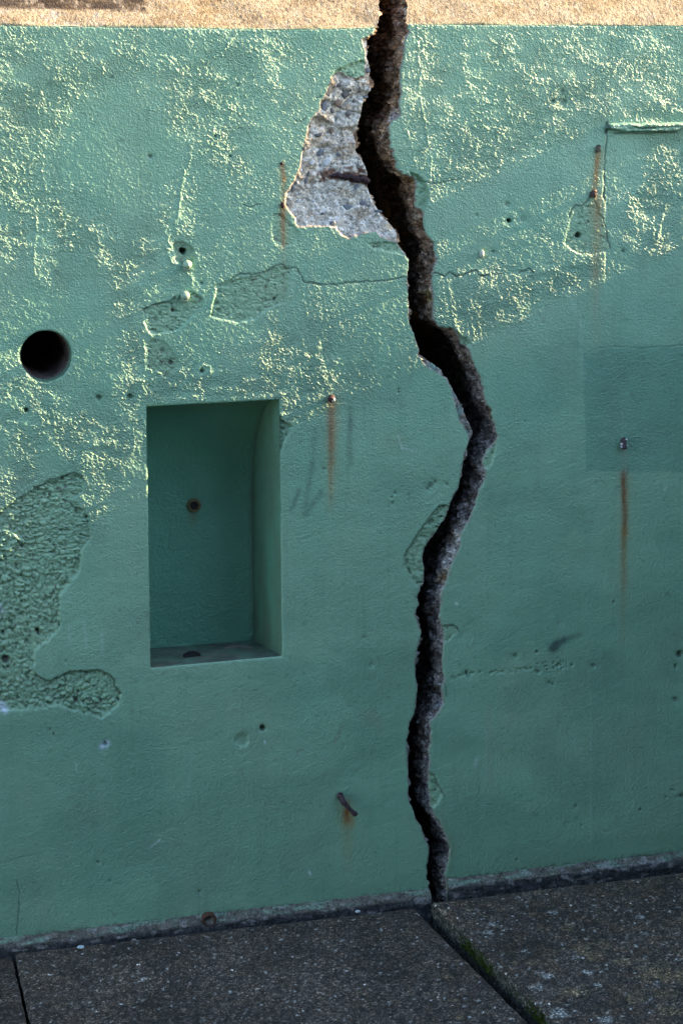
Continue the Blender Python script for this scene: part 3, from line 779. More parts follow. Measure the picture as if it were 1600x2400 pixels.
rough_ids = []
for i, (poly, _, _, _, lb) in enumerate(ROUGH):
    if lb:
        mark(poly, 20 + i, (1, 2)); rough_ids.append((20 + i, lb, poly))
mark(SPALL, 3, (1,)); mark(STRIP, 4, (1,))
mark(CRACK, 0); mark(NICHE_CUT, 0); mark(HOLE, 0)

# snap the border vertices of every region onto its traced outline
def snap(ids_a, polyline, closed, maxd=2.6):
    a = np.isin(reg, ids_a)
    va = np.zeros(len(x), bool); va[F[a].ravel()] = True
    vb = np.zeros(len(x), bool); vb[F[~a].ravel()] = True
    k = np.nonzero(va & vb)[0]
    sel = boxsel(px[k], py[k], polyline, 4); k = k[sel]
    d, _, nx, ny = linedist(px[k], py[k], polyline, closed)
    m = d < maxd
    k, nx, ny = k[m], nx[m], ny[m]
    d_ = fw[None, :] * FPX + rt[None, :] * (nx[:, None] - 800.0) - up[None, :] * (ny[:, None] - 1200.0)
    t = (0 - CPOS[1]) / d_[:, 1]
    top = z[k] >= np.interp(x[k], ztop_x, ztop_z) - 1e-6
    x[k] = CPOS[0] + t * d_[:, 0]
    z[k] = np.where(top, z[k], CPOS[2] + t * d_[:, 2])
    px[k], py[k] = PIX(x[k], 0 * x[k], z[k])


snap([3], SPALL, True); snap([4], STRIP, True)
for rid, _, poly in rough_ids:
    snap([rid], poly, True)
snap([0], NICHE_CUT, True); snap([0], HOLE, True); snap([0], CL, False, 3.2); snap([0], CR, False, 3.2)

h, A = wall_height(x, z, px, py)
# slow waves of the plaster: where the coat leans a little towards the sun the grain lights up
_br = fbm(x * 1000 / 42, z * 1000 / 42, 71, 3)
_bf = fbm(x * 1000 / 13, z * 1000 / 16, 72, 2)
_tl = np.clip((blobs(px, py, COARSE) - .45 * blobs(px, py, SMOOTH)) * (1.05 + .9 * _br), 0, 1.25)
_tl = .078 * sst(.10, .95, _tl) * np.clip(1 + .9 * _bf, .1, 2)
_tl = _tl.reshape(shp)
_dx = np.gradient(XS)
_in = (XS >= LX0) & (XS <= LX1)
_s = -np.cumsum(_tl * _dx[None, :], 1)
_kw = int(.16 / STEP); _k = np.hanning(2 * _kw + 1); _k /= _k.sum()
_pad = np.pad(_s[:, _in], ((0, 0), (_kw, _kw)), mode='reflect', reflect_type='odd')
_n = _pad.shape[1]; _L = 1 << int(math.ceil(math.log2(_n + len(_k))))
_bl = np.fft.irfft(np.fft.rfft(_pad, _L, axis=1) * np.fft.rfft(_k, _L)[None, :], _L, axis=1)[:, 2 * _kw:2 * _kw + _in.sum()]
_hp = np.zeros(shp)
_hp[:, _in] = _s[:, _in] - _bl
_e = np.minimum(np.arange(_in.sum()), np.arange(_in.sum())[::-1]) * STEP
_hp[:, _in] *= np.clip(_e / .03, 0, 1)[None, :]
h = h + _hp.ravel()
# gently round the top arris back
tdist = np.interp(x, ztop_x, ztop_z) - z
h -= .0022 * np.clip(1 - tdist / .004, 0, 1) ** 2
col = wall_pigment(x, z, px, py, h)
V = np.stack([x, -h, z], 1)
V -= 0

wl_o = thing('cracked_wall', (P(600, 2180)[0], 0.15, 0), 'green painted concrete wall section left of the crack, with niche and round hole', 'wall')
wr_o = thing('cracked_wall', (P(1300, 2050)[0], 0.15, 0), 'green painted concrete wall section right of the crack, with raised ledge strip', 'wall')

mesh_np('painted_face', V, F[reg == 1], M_PAINT, wl_o, col, coarse=A - .16)
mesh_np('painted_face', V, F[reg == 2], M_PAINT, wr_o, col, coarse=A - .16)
bn = spall_pigment(px, py, h) if False else None
ks = np.unique(F[(reg == 3) | (reg == 4)].ravel())
col2 = col.copy(); col2[ks] = spall_pigment(px[ks], py[ks], h[ks])
mesh_np('exposed_concrete', V, F[reg == 3], M_CONC, wl_o, col2, label='pale grey broken concrete patch full of stones, beside the crack')
col3 = col2.copy()
k4 = np.unique(F[reg == 4].ravel())
w4 = sst(-.1, .4, fbm(px[k4] / 16, py[k4] / 20, 300, 3))[:, None]
col3[k4] = col2[k4] * .55 * (1 - w4) + w4 * np.array([.17, .25, .22])
mesh_np('broken_edge', V, F[reg == 4], M_CONC, wl_o, col3, label='narrow strip of bare concrete along the bend of the crack')
for rid, lb, poly in rough_ids:
    mesh_np('rough_patch', V, F[reg == rid], M_PAINT, wl_o, col, label=lb)


# coping: bare concrete that slopes back from the top arris, then lies flat
CS = np.concatenate([[0], np.cumsum(np.concatenate([np.full(60, .0022), np.geomspace(.003, .05, 22)]))])
ANG = math.radians(52)
SL = .24
cyy = np.where(CS < SL, CS * math.cos(ANG), SL * math.cos(ANG) + (CS - SL))
czz = np.where(CS < SL, CS * math.sin(ANG), SL * math.sin(ANG))
sel_c = np.concatenate([np.nonzero(XS < LX0)[0], np.nonzero((XS >= LX0) & (XS <= LX1))[0][::1], np.nonzero(XS > LX1)[0]])
XC = XS[sel_c]
Xc, Yc = np.meshgrid(XC, cyy); _, Zc = np.meshgrid(XC, czz)
Zc = Zc + np.interp(Xc, ztop_x, ztop_z)
cf = gridfaces(*Xc.shape, flip=True)
cshape = Xc.shape
xc, yc, zc_ = Xc.ravel().copy(), Yc.ravel(), Zc.ravel()
pxc, pyc = PIX(xc, yc, zc_)
Sg = np.repeat(CS[:, None], len(XC), 1).ravel()
nn = .0009 * fbm(xc * 1000 / 5, Sg * 1000 / 5, 400, 3, .8) + .0035 * fbm(xc * 1000 / 120, Sg * 1000 / 60, 401, 2)
nn += np.where(Sg < 1e-6, 0, 0)
ycd, zcd = yc - nn * math.sin(ANG), zc_ + nn * math.cos(ANG)
ycd[Sg < 1e-6] = .0002; CLIP0 = Sg < 1e-6; zcd[Sg < 1e-6] = zc_[Sg < 1e-6] - .0012 - .0012 * vn(xc[Sg < 1e-6] * 300, Sg[Sg < 1e-6], 7)
fxc, fyc = pxc[cf].mean(1), pyc[cf].mean(1)
lx = np.interp(fyc, CLa[:, 1], CLa[:, 0]); rx_ = np.interp(fyc, CRa[:, 1], CRa[:, 0])
creg = np.where(fxc < lx, 1, np.where(fxc > rx_, 2, 0))
for rid, line in ((1, CLa), (2, CRa)):
    va = np.zeros(len(xc), bool); va[cf[creg == rid].ravel()] = True
    vb = np.zeros(len(xc), bool); vb[cf[creg == 0].ravel()] = True
    k = np.nonzero(va & vb)[0]
    tx = np.interp(pyc[k], line[:, 1], line[:, 0])
    xc[k] += np.clip((tx - pxc[k]) / 1150.0, -.003, .003)
cn = fbm(xc * 1000 / 60, Sg * 1000 / 40, 410, 4)
cc = np.array([.31, .24, .165])[None, :] * (1 + .22 * cn)[:, None]
g1, g2, gi = worley(xc * 1000 / 4.2, Sg * 1000 / 5.5, 411)
cc *= (1 + .5 * (gi - .5) * sst(.6, .2, g1))[:, None]
# old dark tar-like stain at upper left, lighter and darker fields
w = (sst(-6, 6, 338 + 10 * fbm(pxc / 20, pyc / 6, 412, 2) - pxc) * sst(5, -5, pyc - 19 - .008 * pxc + 6 * fbm(pxc / 40, pyc / 6, 413, 3)) * np.clip(.9 + .4 * fbm(pxc / 60, pyc / 5, 414, 3), 0, 1))[:, None]
cc = cc * (1 - w) + w * np.array([.048, .034, .028])
w = (.5 * sst(340, 380, pxc) * sst(565, 540, pxc))[:, None]
cc = cc * (1 - w) + w * cc * np.array([.78, .72, .6])
w = (sst(.2, .4, fbm(pxc / 25, pyc / 9, 415, 3)) * sst(420, 200, pxc) * sst(15, 30, pyc) * .8)[:, None]
cc = cc * (1 - w) + w * np.array([.36, .32, .29])
for cx, cy, r in [(674, 22, 6), (647, 20, 3), (760, 48, 3), (800, 12, 2.5), (1580, 16, 3.5), (620, 8, 2)]:
    w = (.85 * np.exp(-(((pxc - cx) / r) ** 2 + ((pyc - cy) / r) ** 2)))[:, None]
    cc = cc * (1 - w) + w * np.array([.09, .07, .07])
w = (sst(6, 2, np.abs(tdist_c := Sg) * 1000))[:, None] * .6
cc = cc * (1 - w) + w * np.array([.25, .27, .17])
w = (.5 * sst(.05, .4, fbm(pxc / 55, pyc / 22, 430, 4)))[:, None]
cc = cc * (1 - w) + w * cc * np.array([.74, .66, .52])
w = (.5 * sst(.1, .45, fbm(pxc / 16, pyc / 12, 431, 3)))[:, None]
cc = cc * (1 - w) + w * np.array([.36, .30, .24])
VC = np.stack([xc, ycd, zcd], 1)
mesh_np('coping', VC, cf[creg == 1], M_COPE, wl_o, cc, label='bare sunlit concrete top of the left section with a dark stain')
mesh_np('coping', VC, cf[creg == 2], M_COPE, wr_o, cc, label='bare sunlit concrete top of the right section')


# fracture faces: the border of each section pushed back into the wall
def frac_off(zz, dd, side):
    """sideways offset of the broken face into the gap (m)"""
    Z, D = zz * 1000, dd * 1000
    on = sst(0, 5, D)
    a, b = Z * .80 + D * .6, D * .80 - Z * .6
    wa, wb = a + 6 * fbm(a / 14, b / 14, 550, 2), b + 6 * fbm(a / 14, b / 14, 551, 2)
    f1, f2, iv = worley(wa / 30, wb / 17, 552 + side)
    g1, g2, jv = worley(wa / 12, wb / 8, 556 + side)
    n = 17 * (iv - .5) * sst(0, .18, f2 - f1) + 8 * (jv - .5) * sst(0, .2, g2 - g1) - 4 * sst(.12, 0, f2 - f1)
    n = n + 7.0 * fbm(a / 40, b / 22, 500 + side, 4, .6) + 3.2 * fbm(a / 6.5, b / 4.5, 520 + side, 3, .75) - 2
    lean = 8 * sst(0, 45, D) - 26 * sst(50, 150, D)
    if side == 2:
        return (n + lean) * on * .001
    return (n - 10 * sst(0, 80, D)) * on * .001


def frac_col(pyv, dd, zz, side):
    D, Z = dd * 1000, zz * 1000
    a, b = Z * .80 + D * .6, D * .80 - Z * .6
    n = fbm(a / 24, b / 12, 600, 4, .65)
    m = fbm(a / 9, b / 4, 601, 3, .7)
    _, _, jv = worley((a + 6 * fbm(a / 14, b / 14, 550, 2)) / 12, (b + 6 * fbm(a / 14, b / 14, 551, 2)) / 8, 556 + side)
    n = n + .7 * (jv - .5)
    c = np.array([.27, .165, .095])[None, :] * (1 + .9 * n)[:, None] + 0 * D[:, None]
    low = sst(350, 1200, pyv)[:, None]
    c = c * (1 - low) + low * (np.array([.165, .155, .15])[None, :] * (1 + .9 * n)[:, None])
    w = sst(.05, .45, m)[:, None] * .75
    c = c * (1 - w) + w * (np.array([.50, .39, .30]) * (1 - low) + low * np.array([.40, .375, .365]))
    w = sst(.25, .6, fbm(Z / 50, D / 20, 602, 3))[:, None] * (1 - low) * .6
    c = c * (1 - w) + w * np.array([.17, .10, .05])
    c = np.clip(c, .012, 1)
    def spot(y0, y1, d0, d1, colr, s):
        w_ = (s * sst(y0 - 14, y0 + 8, pyv) * sst(y1 + 14, y1 - 8, pyv) * sst(d0 - 8, d0 + 4, D) * sst(d1 + 10, d1 - 6, D) * np.clip(.75 + .7 * m, 0, 1.2))[:, None]
        return np.clip(w_, 0, 1), np.array(colr)
    if side == 2:
        for a in ((1250, 1345, 0, 30, (.5, .48, .45), .9), (1352, 1366, 0, 26, (.30, .18, .03), .8), (685, 705, 4, 34, (.30, .23, .03), .7),
                  (265, 283, 0, 18, (.48, .42, .40), .8), (1395, 1500, 0, 14, (.38, .33, .30), .7), (1560, 1600, 0, 30, (.34, .30, .27), .6), (1850, 1890, 0, 20, (.42, .48, .52), .8), (1640, 1650, 0, 14, (.6, .68, .8), .9),
                  (410, 430, 0, 30, (.20, .12, .03), .6), (955, 985, 0, 18, (.17, .15, .03), .6)):
            w_, cl = spot(*a)
            c = c * (1 - w_) + w_ * cl
    return c


def fracture(parent, side, label):
    DL = np.concatenate([[0], np.cumsum(np.geomspace(.0015, .015, 38))])
    DL = DL * (.30 / DL[-1])
    sets = []
    Fw = F[reg == side] if side == 2 else F[np.isin(reg, [1, 3, 4, 24])]
    for Fs, VV, inn in ((Fw, V, (px, py)), (cf[creg == side], VC, (pxc, pyc))):
        e = bound_edges(Fs)
        mxa, mya = inn[0][e].mean(1), inn[1][e].mean(1)
        near = (np.abs(mxa - np.interp(mya, CLa[:, 1], CLa[:, 0])) < 60) | (np.abs(mxa - np.interp(mya, CRa[:, 1], CRa[:, 0])) < 60)
        near &= mya < 2185
        e, mxa, mya = e[near], mxa[near], mya[near]
        line = CL if side == 1 else CR
        d, _, _, _ = linedist(mxa, mya, line)
        if Fs is not Fw:
            d = np.abs(mxa - np.interp(mya, [q[1] for q in line], [q[0] for q in line]))
        e = e[d < 3.5]
        vid, inv = np.unique(e.ravel(), return_inverse=True)
        e = inv.reshape(-1, 2)
        p0 = VV[vid]; n = len(vid)
        sgn = -1 if side == 2 else 1
        VS = np.zeros((len(DL), n, 3))
        od = np.argsort(p0[:, 2]); zs_, xs_ = p0[od, 2], p0[od, 0]
        gz = np.arange(zs_[0] - .06, zs_[-1] + .06, .002)
        gx = np.interp(gz, zs_, xs_)
        ker = np.exp(-(np.arange(-20, 21) / 7.0) ** 2); ker /= ker.sum()
        gx = np.convolve(np.pad(gx, 20, mode='edge'), ker, 'valid')
        x_sm = np.interp(p0[:, 2], gz, gx)
        for q, dd in enumerate(DL):
            bl = float(sst(.002, .022, np.array(dd)))
            VS[q, :, 0] = p0[:, 0] * (1 - bl) + x_sm * bl + sgn * frac_off(p0[:, 2], np.full(n, dd), side)
            VS[q, :, 1] = p0[:, 1] + dd
            VS[q, :, 2] = p0[:, 2] + .0035 * sst(0, .01, dd) * fbm(p0[:, 2] * 90, np.full(n, dd * 70), 540, 2)
        a, b = e[:, 0], e[:, 1]
        FF = np.concatenate([np.stack([b + q * n, a + q * n, a + (q + 1) * n, b + (q + 1) * n], 1) for q in range(len(DL) - 1)])
        ppy = inn[1][vid]
        cl = frac_col(np.tile(ppy, len(DL)), np.repeat(DL, n), np.tile(p0[:, 2], len(DL)), side)
        sets.append((VS.reshape(-1, 3), FF, cl))
    off = len(sets[0][0])
    mesh_np('fracture_face', np.concatenate([sets[0][0], sets[1][0]]), np.concatenate([sets[0][1], sets[1][1] + off]),
            M_FRAC, parent, np.concatenate([sets[0][2], sets[1][2]]), label=label)


fracture(wl_o, 1, 'dark broken left side of the crack')
fracture(wr_o, 2, 'rough brown and grey broken right side of the crack')


def box(name, lo, hi, m, parent=None, color=None, label=None, bevel=0):
    bm = bmesh.new()
    vs = [bm.verts.new((X, Y, Z)) for X in (lo[0], hi[0]) for Y in (lo[1], hi[1]) for Z in (lo[2], hi[2])]
    for f in ((0, 1, 3, 2), (4, 6, 7, 5), (0, 4, 5, 1), (2, 3, 7, 6), (0, 2, 6, 4), (1, 5, 7, 3)):
        bm.faces.new([vs[i] for i in f])
    if bevel:
        bmesh.ops.bevel(bm, geom=bm.edges[:], offset=bevel, segments=2, affect='EDGES')
    bmesh.ops.recalc_face_normals(bm, faces=bm.faces[:])
    me = bpy.data.meshes.new(name); bm.to_mesh(me); bm.free()
    if color is not None:
        at = me.color_attributes.new('pigment', 'FLOAT_COLOR', 'POINT')
        at.data.foreach_set('color', np.tile(np.array([*color, 1], np.float32), len(me.vertices)))
    me.materials.append(m)
    o = bpy.data.objects.new(name, me); COL.objects.link(o)
    if parent is not None:
        o.parent = parent; o.location = -np.array(parent.location)
    if label:
        o['label'] = label
    return o


XM = P(985, 1200)[0]
XMR = P(1090, 1200)[0]
zc0 = zt.mean() + SL * math.sin(ANG)
# solid cores behind the coat (they stop short of the crack)
box('core', (XLEFT, .306, -.3), (XM - .14, .9, zc0 - .02), M_SOIL, wl_o)
box('core', (XMR + .14, .306, -.3), (XR - .002, .9, zc0 - .02), M_SOIL, wr_o)
# earth bank behind the wall closes the crack
bank = box('earth_bank', (XLEFT - 3, .92, -.3), (XR + 4, 6, zc0 - .03), M_SOIL)
bank['kind'] = 'structure'
cl_ = box('earth_fill', (XM - .20, .33, -.3), (XMR + .20, .915, zc0 - .09), M_SOIL)
cl_['kind'] = 'structure'


# plinth: small unpainted ledge at the foot of each section
def plinth(parent, p0, p1, seed, label):
    n = int((p1[0] - p0[0]) / .003)
    prof = [(-.0005, .004), (-.004, .0), (-.012, -.006), (-.016, -.012), (-.017, -.024), (-.016, -.04), (-.015, -.07), (-.015, -.12)]
    pr = []
    for i in range(len(prof) - 1):
        for t in np.linspace(0, 1, 5)[:-1]:
            pr.append((prof[i][0] * (1 - t) + prof[i + 1][0] * t, prof[i][1] * (1 - t) + prof[i + 1][1] * t))
    pr.append(prof[-1]); pr = np.array(pr)
    xx = np.linspace(p0[0], p1[0], n)
    zz = np.interp(xx, [p0[0], p1[0]], [p0[2], p1[2]])
    Xp, Pi = np.meshgrid(xx, np.arange(len(pr)))
    Yp = pr[Pi, 0] * 1.0
    Zp = pr[Pi, 1] + zz[None, :]
    k = Pi / len(pr)
    nz = fbm(Xp * 1000 / 30, Zp * 1000 / 10, seed, 4, .6)
    Yp = Yp - .0035 * nz * np.clip(k * 6, 0, 1)
    Zp = Zp + .004 * fbm(Xp * 1000 / 60, Xp * 0 + 3, seed + 3, 4, .65) * (k < .3)
    c = np.array([.13, .12, .10])[None, None, :] * (1 + .5 * nz)[..., None]
    lowm = sst(.32, .5, k)[..., None]
    c = c * (1 - lowm) + lowm * np.array([.055, .055, .058]) * (1 + .7 * fbm(Xp * 1000 / 9, Zp * 1000 / 7, seed + 5, 3, .7))[..., None]
    grn = (sst(.05, .35, fbm(Xp * 1000 / 35, Zp * 1000 / 6, seed + 6, 3)) * (k < .35))[..., None]
    c = c * (1 - .7 * grn) + .7 * grn * np.array([.17, .27, .2])
    wh = (sst(.28, .45, fbm(Xp * 1000 / 22, Zp * 1000 / 9, seed + 7, 4)))[..., None]
    c = c * (1 - .7 * wh) + .7 * wh * np.array([.27, .26, .25])
    return mesh_np('plinth', np.stack([Xp, Yp, Zp], -1).reshape(-1, 3), gridfaces(*Xp.shape, flip=False), M_CONC, parent,
                   np.clip(c, .02, 1).reshape(-1, 3), label=label)


plinth(wl_o, P(-1600, 2389), P(1006, 2087), 700, 'unpainted weathered plinth at the foot of the left section')
plinth(wr_o, P(1046, 2064), np.array([XR, 0, P(1600, 2003)[2]]), 720, 'unpainted weathered plinth at the foot of the right section')

# ------------------------------------------------------------------ niche
ND = .20
fTL, fTR, fBR, fBL = [P(*q) for q in NICHE]
bBR = P(594, 1501, ND)
bBL = P(303, 1524, ND)


def surf(name, fn, nu, nv, parent, flip, label=None, bump_amp=.0006, seed=0, cm=1.0, rnd=None):
    U, W = np.meshgrid(np.linspace(0, 1, nu), np.linspace(0, 1, nv))
    p = fn(U.ravel(), W.ravel())
    X, Z = p[:, 0] * 1000, p[:, 2] * 1000 + p[:, 1] * 700
    edge = np.minimum.reduce([U.ravel() * nu, (1 - U.ravel()) * nu, W.ravel() * nv, (1 - W.ravel()) * nv])
    am = bump_amp * np.clip(edge / 3, 0, 1)
    n = am * (vn(X / 5, Z / 4, 40 + seed) + .7 * vn(X / 3, Z / 2.6, 41 + seed) + 2 * fbm(X / 40, Z / 50, 42 + seed, 2))
    p[:, 1] -= n
    p[:, 0] += n * .6
    p[:, 2] += n * .5
    c = GREEN[None, :] * (1 + .06 * fbm(X / 60, Z / 60, 43, 3))[:, None] * cm
    if rnd is not None:
        c = rnd(p, c, U.ravel(), W.ravel())
    return mesh_np(name, p, gridfaces(nv, nu, flip), M_PAINT, parent, c, label=label)


def lerp(a, b, t):
    return a[None, :] * (1 - t[:, None]) + b[None, :] * t[:, None]


def nd(v):
    t = np.clip(v / .5, 0, 1)
    return ND * np.sqrt(np.clip(1 - (1 - t) ** 2, 0, 1))


def back_edge(v, right):
    """inner vertical corner of the niche at height fraction v"""
    f = lerp(fTR, fBR, v) if right else lerp(fTL, fBL, v)
    b = bBR if right else bBL
    f0 = fBR if right else fBL
    d = nd(v)
    p = f.copy()
    p[:, 0] += (b[0] - f0[0]) * d / ND
    p[:, 1] = d
    p[:, 2] += (b[2] - f0[2]) * d / ND * sst(.3, 1, v)
    return p


def f_back(u, w):
    a, b = back_edge(w, False), back_edge(w, True)
    return a * (1 - u[:, None]) + b * u[:, None]


def f_right(u, w):
    a, b = lerp(fTR, fBR, w), back_edge(w, True)
    a[:, 1] = .0017
    return a * (1 - u[:, None]) + b * u[:, None]


def f_left(u, w):
    a, b = lerp(fTL, fBL, w), back_edge(w, False)
    a[:, 1] = .0017
    return a * (1 - u[:, None]) + b * u[:, None]


def f_sill(u, w):
    one = np.ones_like(u)
    a = lerp(fBL, fBR, u); a[:, 1] = .0017
    b = back_edge(one, False) * (1 - u[:, None]) + back_edge(one, True) * u[:, None]
    return a * (1 - w[:, None]) + b * w[:, None]


def backcol(p, c, u, w):
    q, r = PIX(p[:, 0], p[:, 1], p[:, 2])
    d = np.hypot(q - 454, r - 1184)
    k = (sst(20, 14, d + 3 * fbm(q / 6, r / 6, 3, 2)) * .75)[:, None]
    c = c * (1 - k) + k * np.array([.16, .12, .06])
    k = (.45 * np.exp(-((q - 452) / 10) ** 2) * sst(1190, 1198, r) * sst(1250, 1205, r))[:, None]
    c = c * (1 - k) + k * np.array([.2, .14, .06])
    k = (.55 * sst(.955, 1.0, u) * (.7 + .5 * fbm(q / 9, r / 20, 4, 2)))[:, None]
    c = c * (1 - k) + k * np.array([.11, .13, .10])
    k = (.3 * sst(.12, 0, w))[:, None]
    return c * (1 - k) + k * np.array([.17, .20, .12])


def sillcol(p, c, u, w):
    q, r = PIX(p[:, 0], p[:, 1], p[:, 2])
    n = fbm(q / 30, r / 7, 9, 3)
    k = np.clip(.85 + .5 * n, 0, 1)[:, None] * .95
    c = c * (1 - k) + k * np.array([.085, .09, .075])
    k = (sst(.1, .35, fbm(q / 34, r / 5, 10, 3)) * .4)[:, None]
    c = c * (1 - k) + k * np.array([.26, .18, .15])
    d, _, _, _ = linedist(q, r + 2 * fbm(q / 12, r, 5, 2), [(352, 1521), (400, 1515), (455, 1510), (520, 1512), (560, 1518), (588, 1517)])
    k = (.8 * sst(2.2, .8, d))[:, None]
    c = c * (1 - k) + k * np.array([.03, .03, .03])
    d, _, _, _ = linedist(q, r, [(530, 1518), (560, 1515), (588, 1518)])
    k = (.7 * sst(4, 1.5, d + 2 * fbm(q / 8, r / 4, 6, 2)))[:, None]
    c = c * (1 - k) + k * np.array([.42, .27, .24])
    return c


niche = mesh_np('niche', np.array([fTL, fTR, fTR + [0, .001, 0], fTL + [0, .001, 0]]) + [0, .0019, 0], [[0, 1, 2, 3]], M_PAINT, wl_o, np.tile(GREEN, (4, 1)), label='deep rectangular niche with a curved back')
niche_loc = np.array(wl_o.location)


def reparent(o):
    o.parent = niche; o.location = (0, 0, 0)
    return o


reparent(surf('back', f_back, 170, 300, None, True, seed=1, rnd=lambda p, c, u, w: backcol(p, c * np.array([.62, .86, .88]), u, w)))  # back tint paints recess shade and colour bounce into the pigment
def revcol(p, c, u, w):
    q, r = PIX(p[:, 0], p[:, 1], p[:, 2])
    c = c * np.array([.62, .80, .80])  # recess shade painted into the reveal as well
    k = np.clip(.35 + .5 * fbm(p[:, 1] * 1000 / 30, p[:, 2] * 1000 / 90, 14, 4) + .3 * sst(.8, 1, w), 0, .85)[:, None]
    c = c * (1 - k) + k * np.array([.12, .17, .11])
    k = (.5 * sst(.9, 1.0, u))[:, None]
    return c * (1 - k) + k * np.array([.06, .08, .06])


reparent(surf('reveal', f_right, 60, 300, None, False, seed=2, rnd=revcol))
reparent(surf('reveal', f_left, 40, 200, None, True, seed=3))
reparent(surf('sill', f_sill, 170, 60, None, False, seed=4, rnd=sillcol, bump_amp=.0004))


# ------------------------------------------------------------------ lathe / rod builders
def ring_mesh(name, prof, centre, axis, m, parent, color, seg=32, jitter=0, label=None, squash=(1, 1), seed=0, closed_end=True):
    """prof = [(distance along axis, radius)], axis unit vector"""
    ax = Vector(axis).normalized()
    t1 = ax.orthogonal().normalized()
    if abs(ax.y) > .8:
        t1 = Vector((1, 0, 0)) - ax * ax.x; t1.normalize()
    t2 = ax.cross(t1)
    rnd = np.random.RandomState(seed)
    vs = []
    for d, r in prof:
        for k in range(seg):
            a = 2 * math.pi * k / seg
            rr = r * (1 + jitter * rnd.uniform(-1, 1))
            v = Vector(centre) + ax * (d + jitter * r * .3 * rnd.uniform(-1, 1)) + t1 * (rr * math.cos(a) * squash[0]) + t2 * (rr * math.sin(a) * squash[1])
            vs.append(v[:])
    fs = []
    for i in range(len(prof) - 1):
        for k in range(seg):
            a, b = i * seg + k, i * seg + (k + 1) % seg
            fs.append((a, b, b + seg, a + seg))
    vs = np.array(vs)
    c = np.tile(np.array(color), (len(vs), 1)) if np.ndim(color) == 1 else color
    o = mesh_np(name, vs, fs, m, parent, c, label=label)
    return o


RUSTC = (.085, .035, .022)
# pipe hole: tube with a rusty iron liner
hc = P(HOLE_C[0], HOLE_C[1]); hr = abs(P(HOLE_C[0] + HOLE_R, HOLE_C[1])[0] - hc[0]) ; hrz = abs(P(HOLE_C[0], HOLE_C[1] + HOLE_R)[2] - hc[2])
sq = (1, hrz / hr)
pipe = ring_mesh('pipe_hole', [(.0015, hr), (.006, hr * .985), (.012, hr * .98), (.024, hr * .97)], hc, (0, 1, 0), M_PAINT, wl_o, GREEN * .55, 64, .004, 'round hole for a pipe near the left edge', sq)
pc = np.tile(np.array([.085, .06, .055]), (64 * 6, 1)) * np.random.RandomState(2).uniform(.5, 1.6, (64 * 6, 1))
reparent_p = ring_mesh('iron_liner', [(.022, hr * .985), (.022, hr * .93), (.04, hr * .93), (.045, hr * .90), (.12, hr * .90), (.29, hr * .9)], hc, (0, 1, 0), M_RUST, wl_o, pc, 64, .006, None, sq)
dk = ring_mesh('dark_end', [(.285, hr * .95), (.288, .001)], hc, (0, 1, 0), M_DARK, wl_o, (.02, .02, .02), 64, 0, None, sq)
for o in (reparent_p, dk):
    o.parent = pipe; o.location = (0, 0, 0)

# pipe end in the back of the niche and drain hole in its sill
c0 = P(454, 1184, ND)
rn = .0125
hole_b = ring_mesh('drain_pipe', [(-.004, rn * .72), (-.007, rn * .95), (-.006, rn * 1.12), (.002, rn * 1.2)], c0, (0, 1, 0), M_RUST, wl_o, (.17, .13, .06), 32, .03, 'small rusty-rimmed pipe end in the back of the niche')
d2 = ring_mesh('dark_end', [(-.0045, rn * .74), (-.0046, .0003)], c0, (0, 1, 0), M_DARK, wl_o, (.01, .01, .01), 32)
hole_b.parent = niche; hole_b.location = (0, 0, 0); d2.parent = niche; d2.location = (0, 0, 0)
sc = f_sill(np.array([.385]), np.array([.40]))[0]
dh = ring_mesh('drain_hole', [(.0022, .0205), (.0024, .0003)], sc, (0, -.15, 1), M_DARK, wl_o, (.01, .012, .01), 32, .02, 'dark drain hole in the niche sill', (1, .9))
dh.parent = niche; dh.location = (0, 0, 0)


def place(o):
    return o


def add_bolt(cx, cy, r_px, seed):
    c = P(cx, cy, -.0035); r = r_px / 1150.0
    pr = [(.004, r * 1.15), (-.001, r * 1.15), (-.003, r), (-.006, r * .95), (-.009, r * .7), (-.0105, r * .35), (-.011, .0002)]
    o = ring_mesh('bolt', pr, c, (0, 1, 0), M_PAINT, wl_o, (.30, .42, .30), 12, .03, 'painted dome-headed bolt', seed=seed)
    # washer tab
    a = P(cx - r_px * .9, cy + r_px * .2, -.004); b = P(cx + r_px * .95, cy + r_px * 1.3, -.004)
    w = box('washer', (a[0], -.0085, b[2]), (b[0], .003, a[2]), M_PAINT, None, (.28, .40, .28), bevel=.001)
    w.parent = o; w.location = (0, 0, 0)
    return o


add_bolt(439, 620, 9.5, 1)['label'] = 'upper painted dome-headed bolt'
add_bolt(434, 693, 9.5, 2)['label'] = 'lower painted dome-headed bolt'


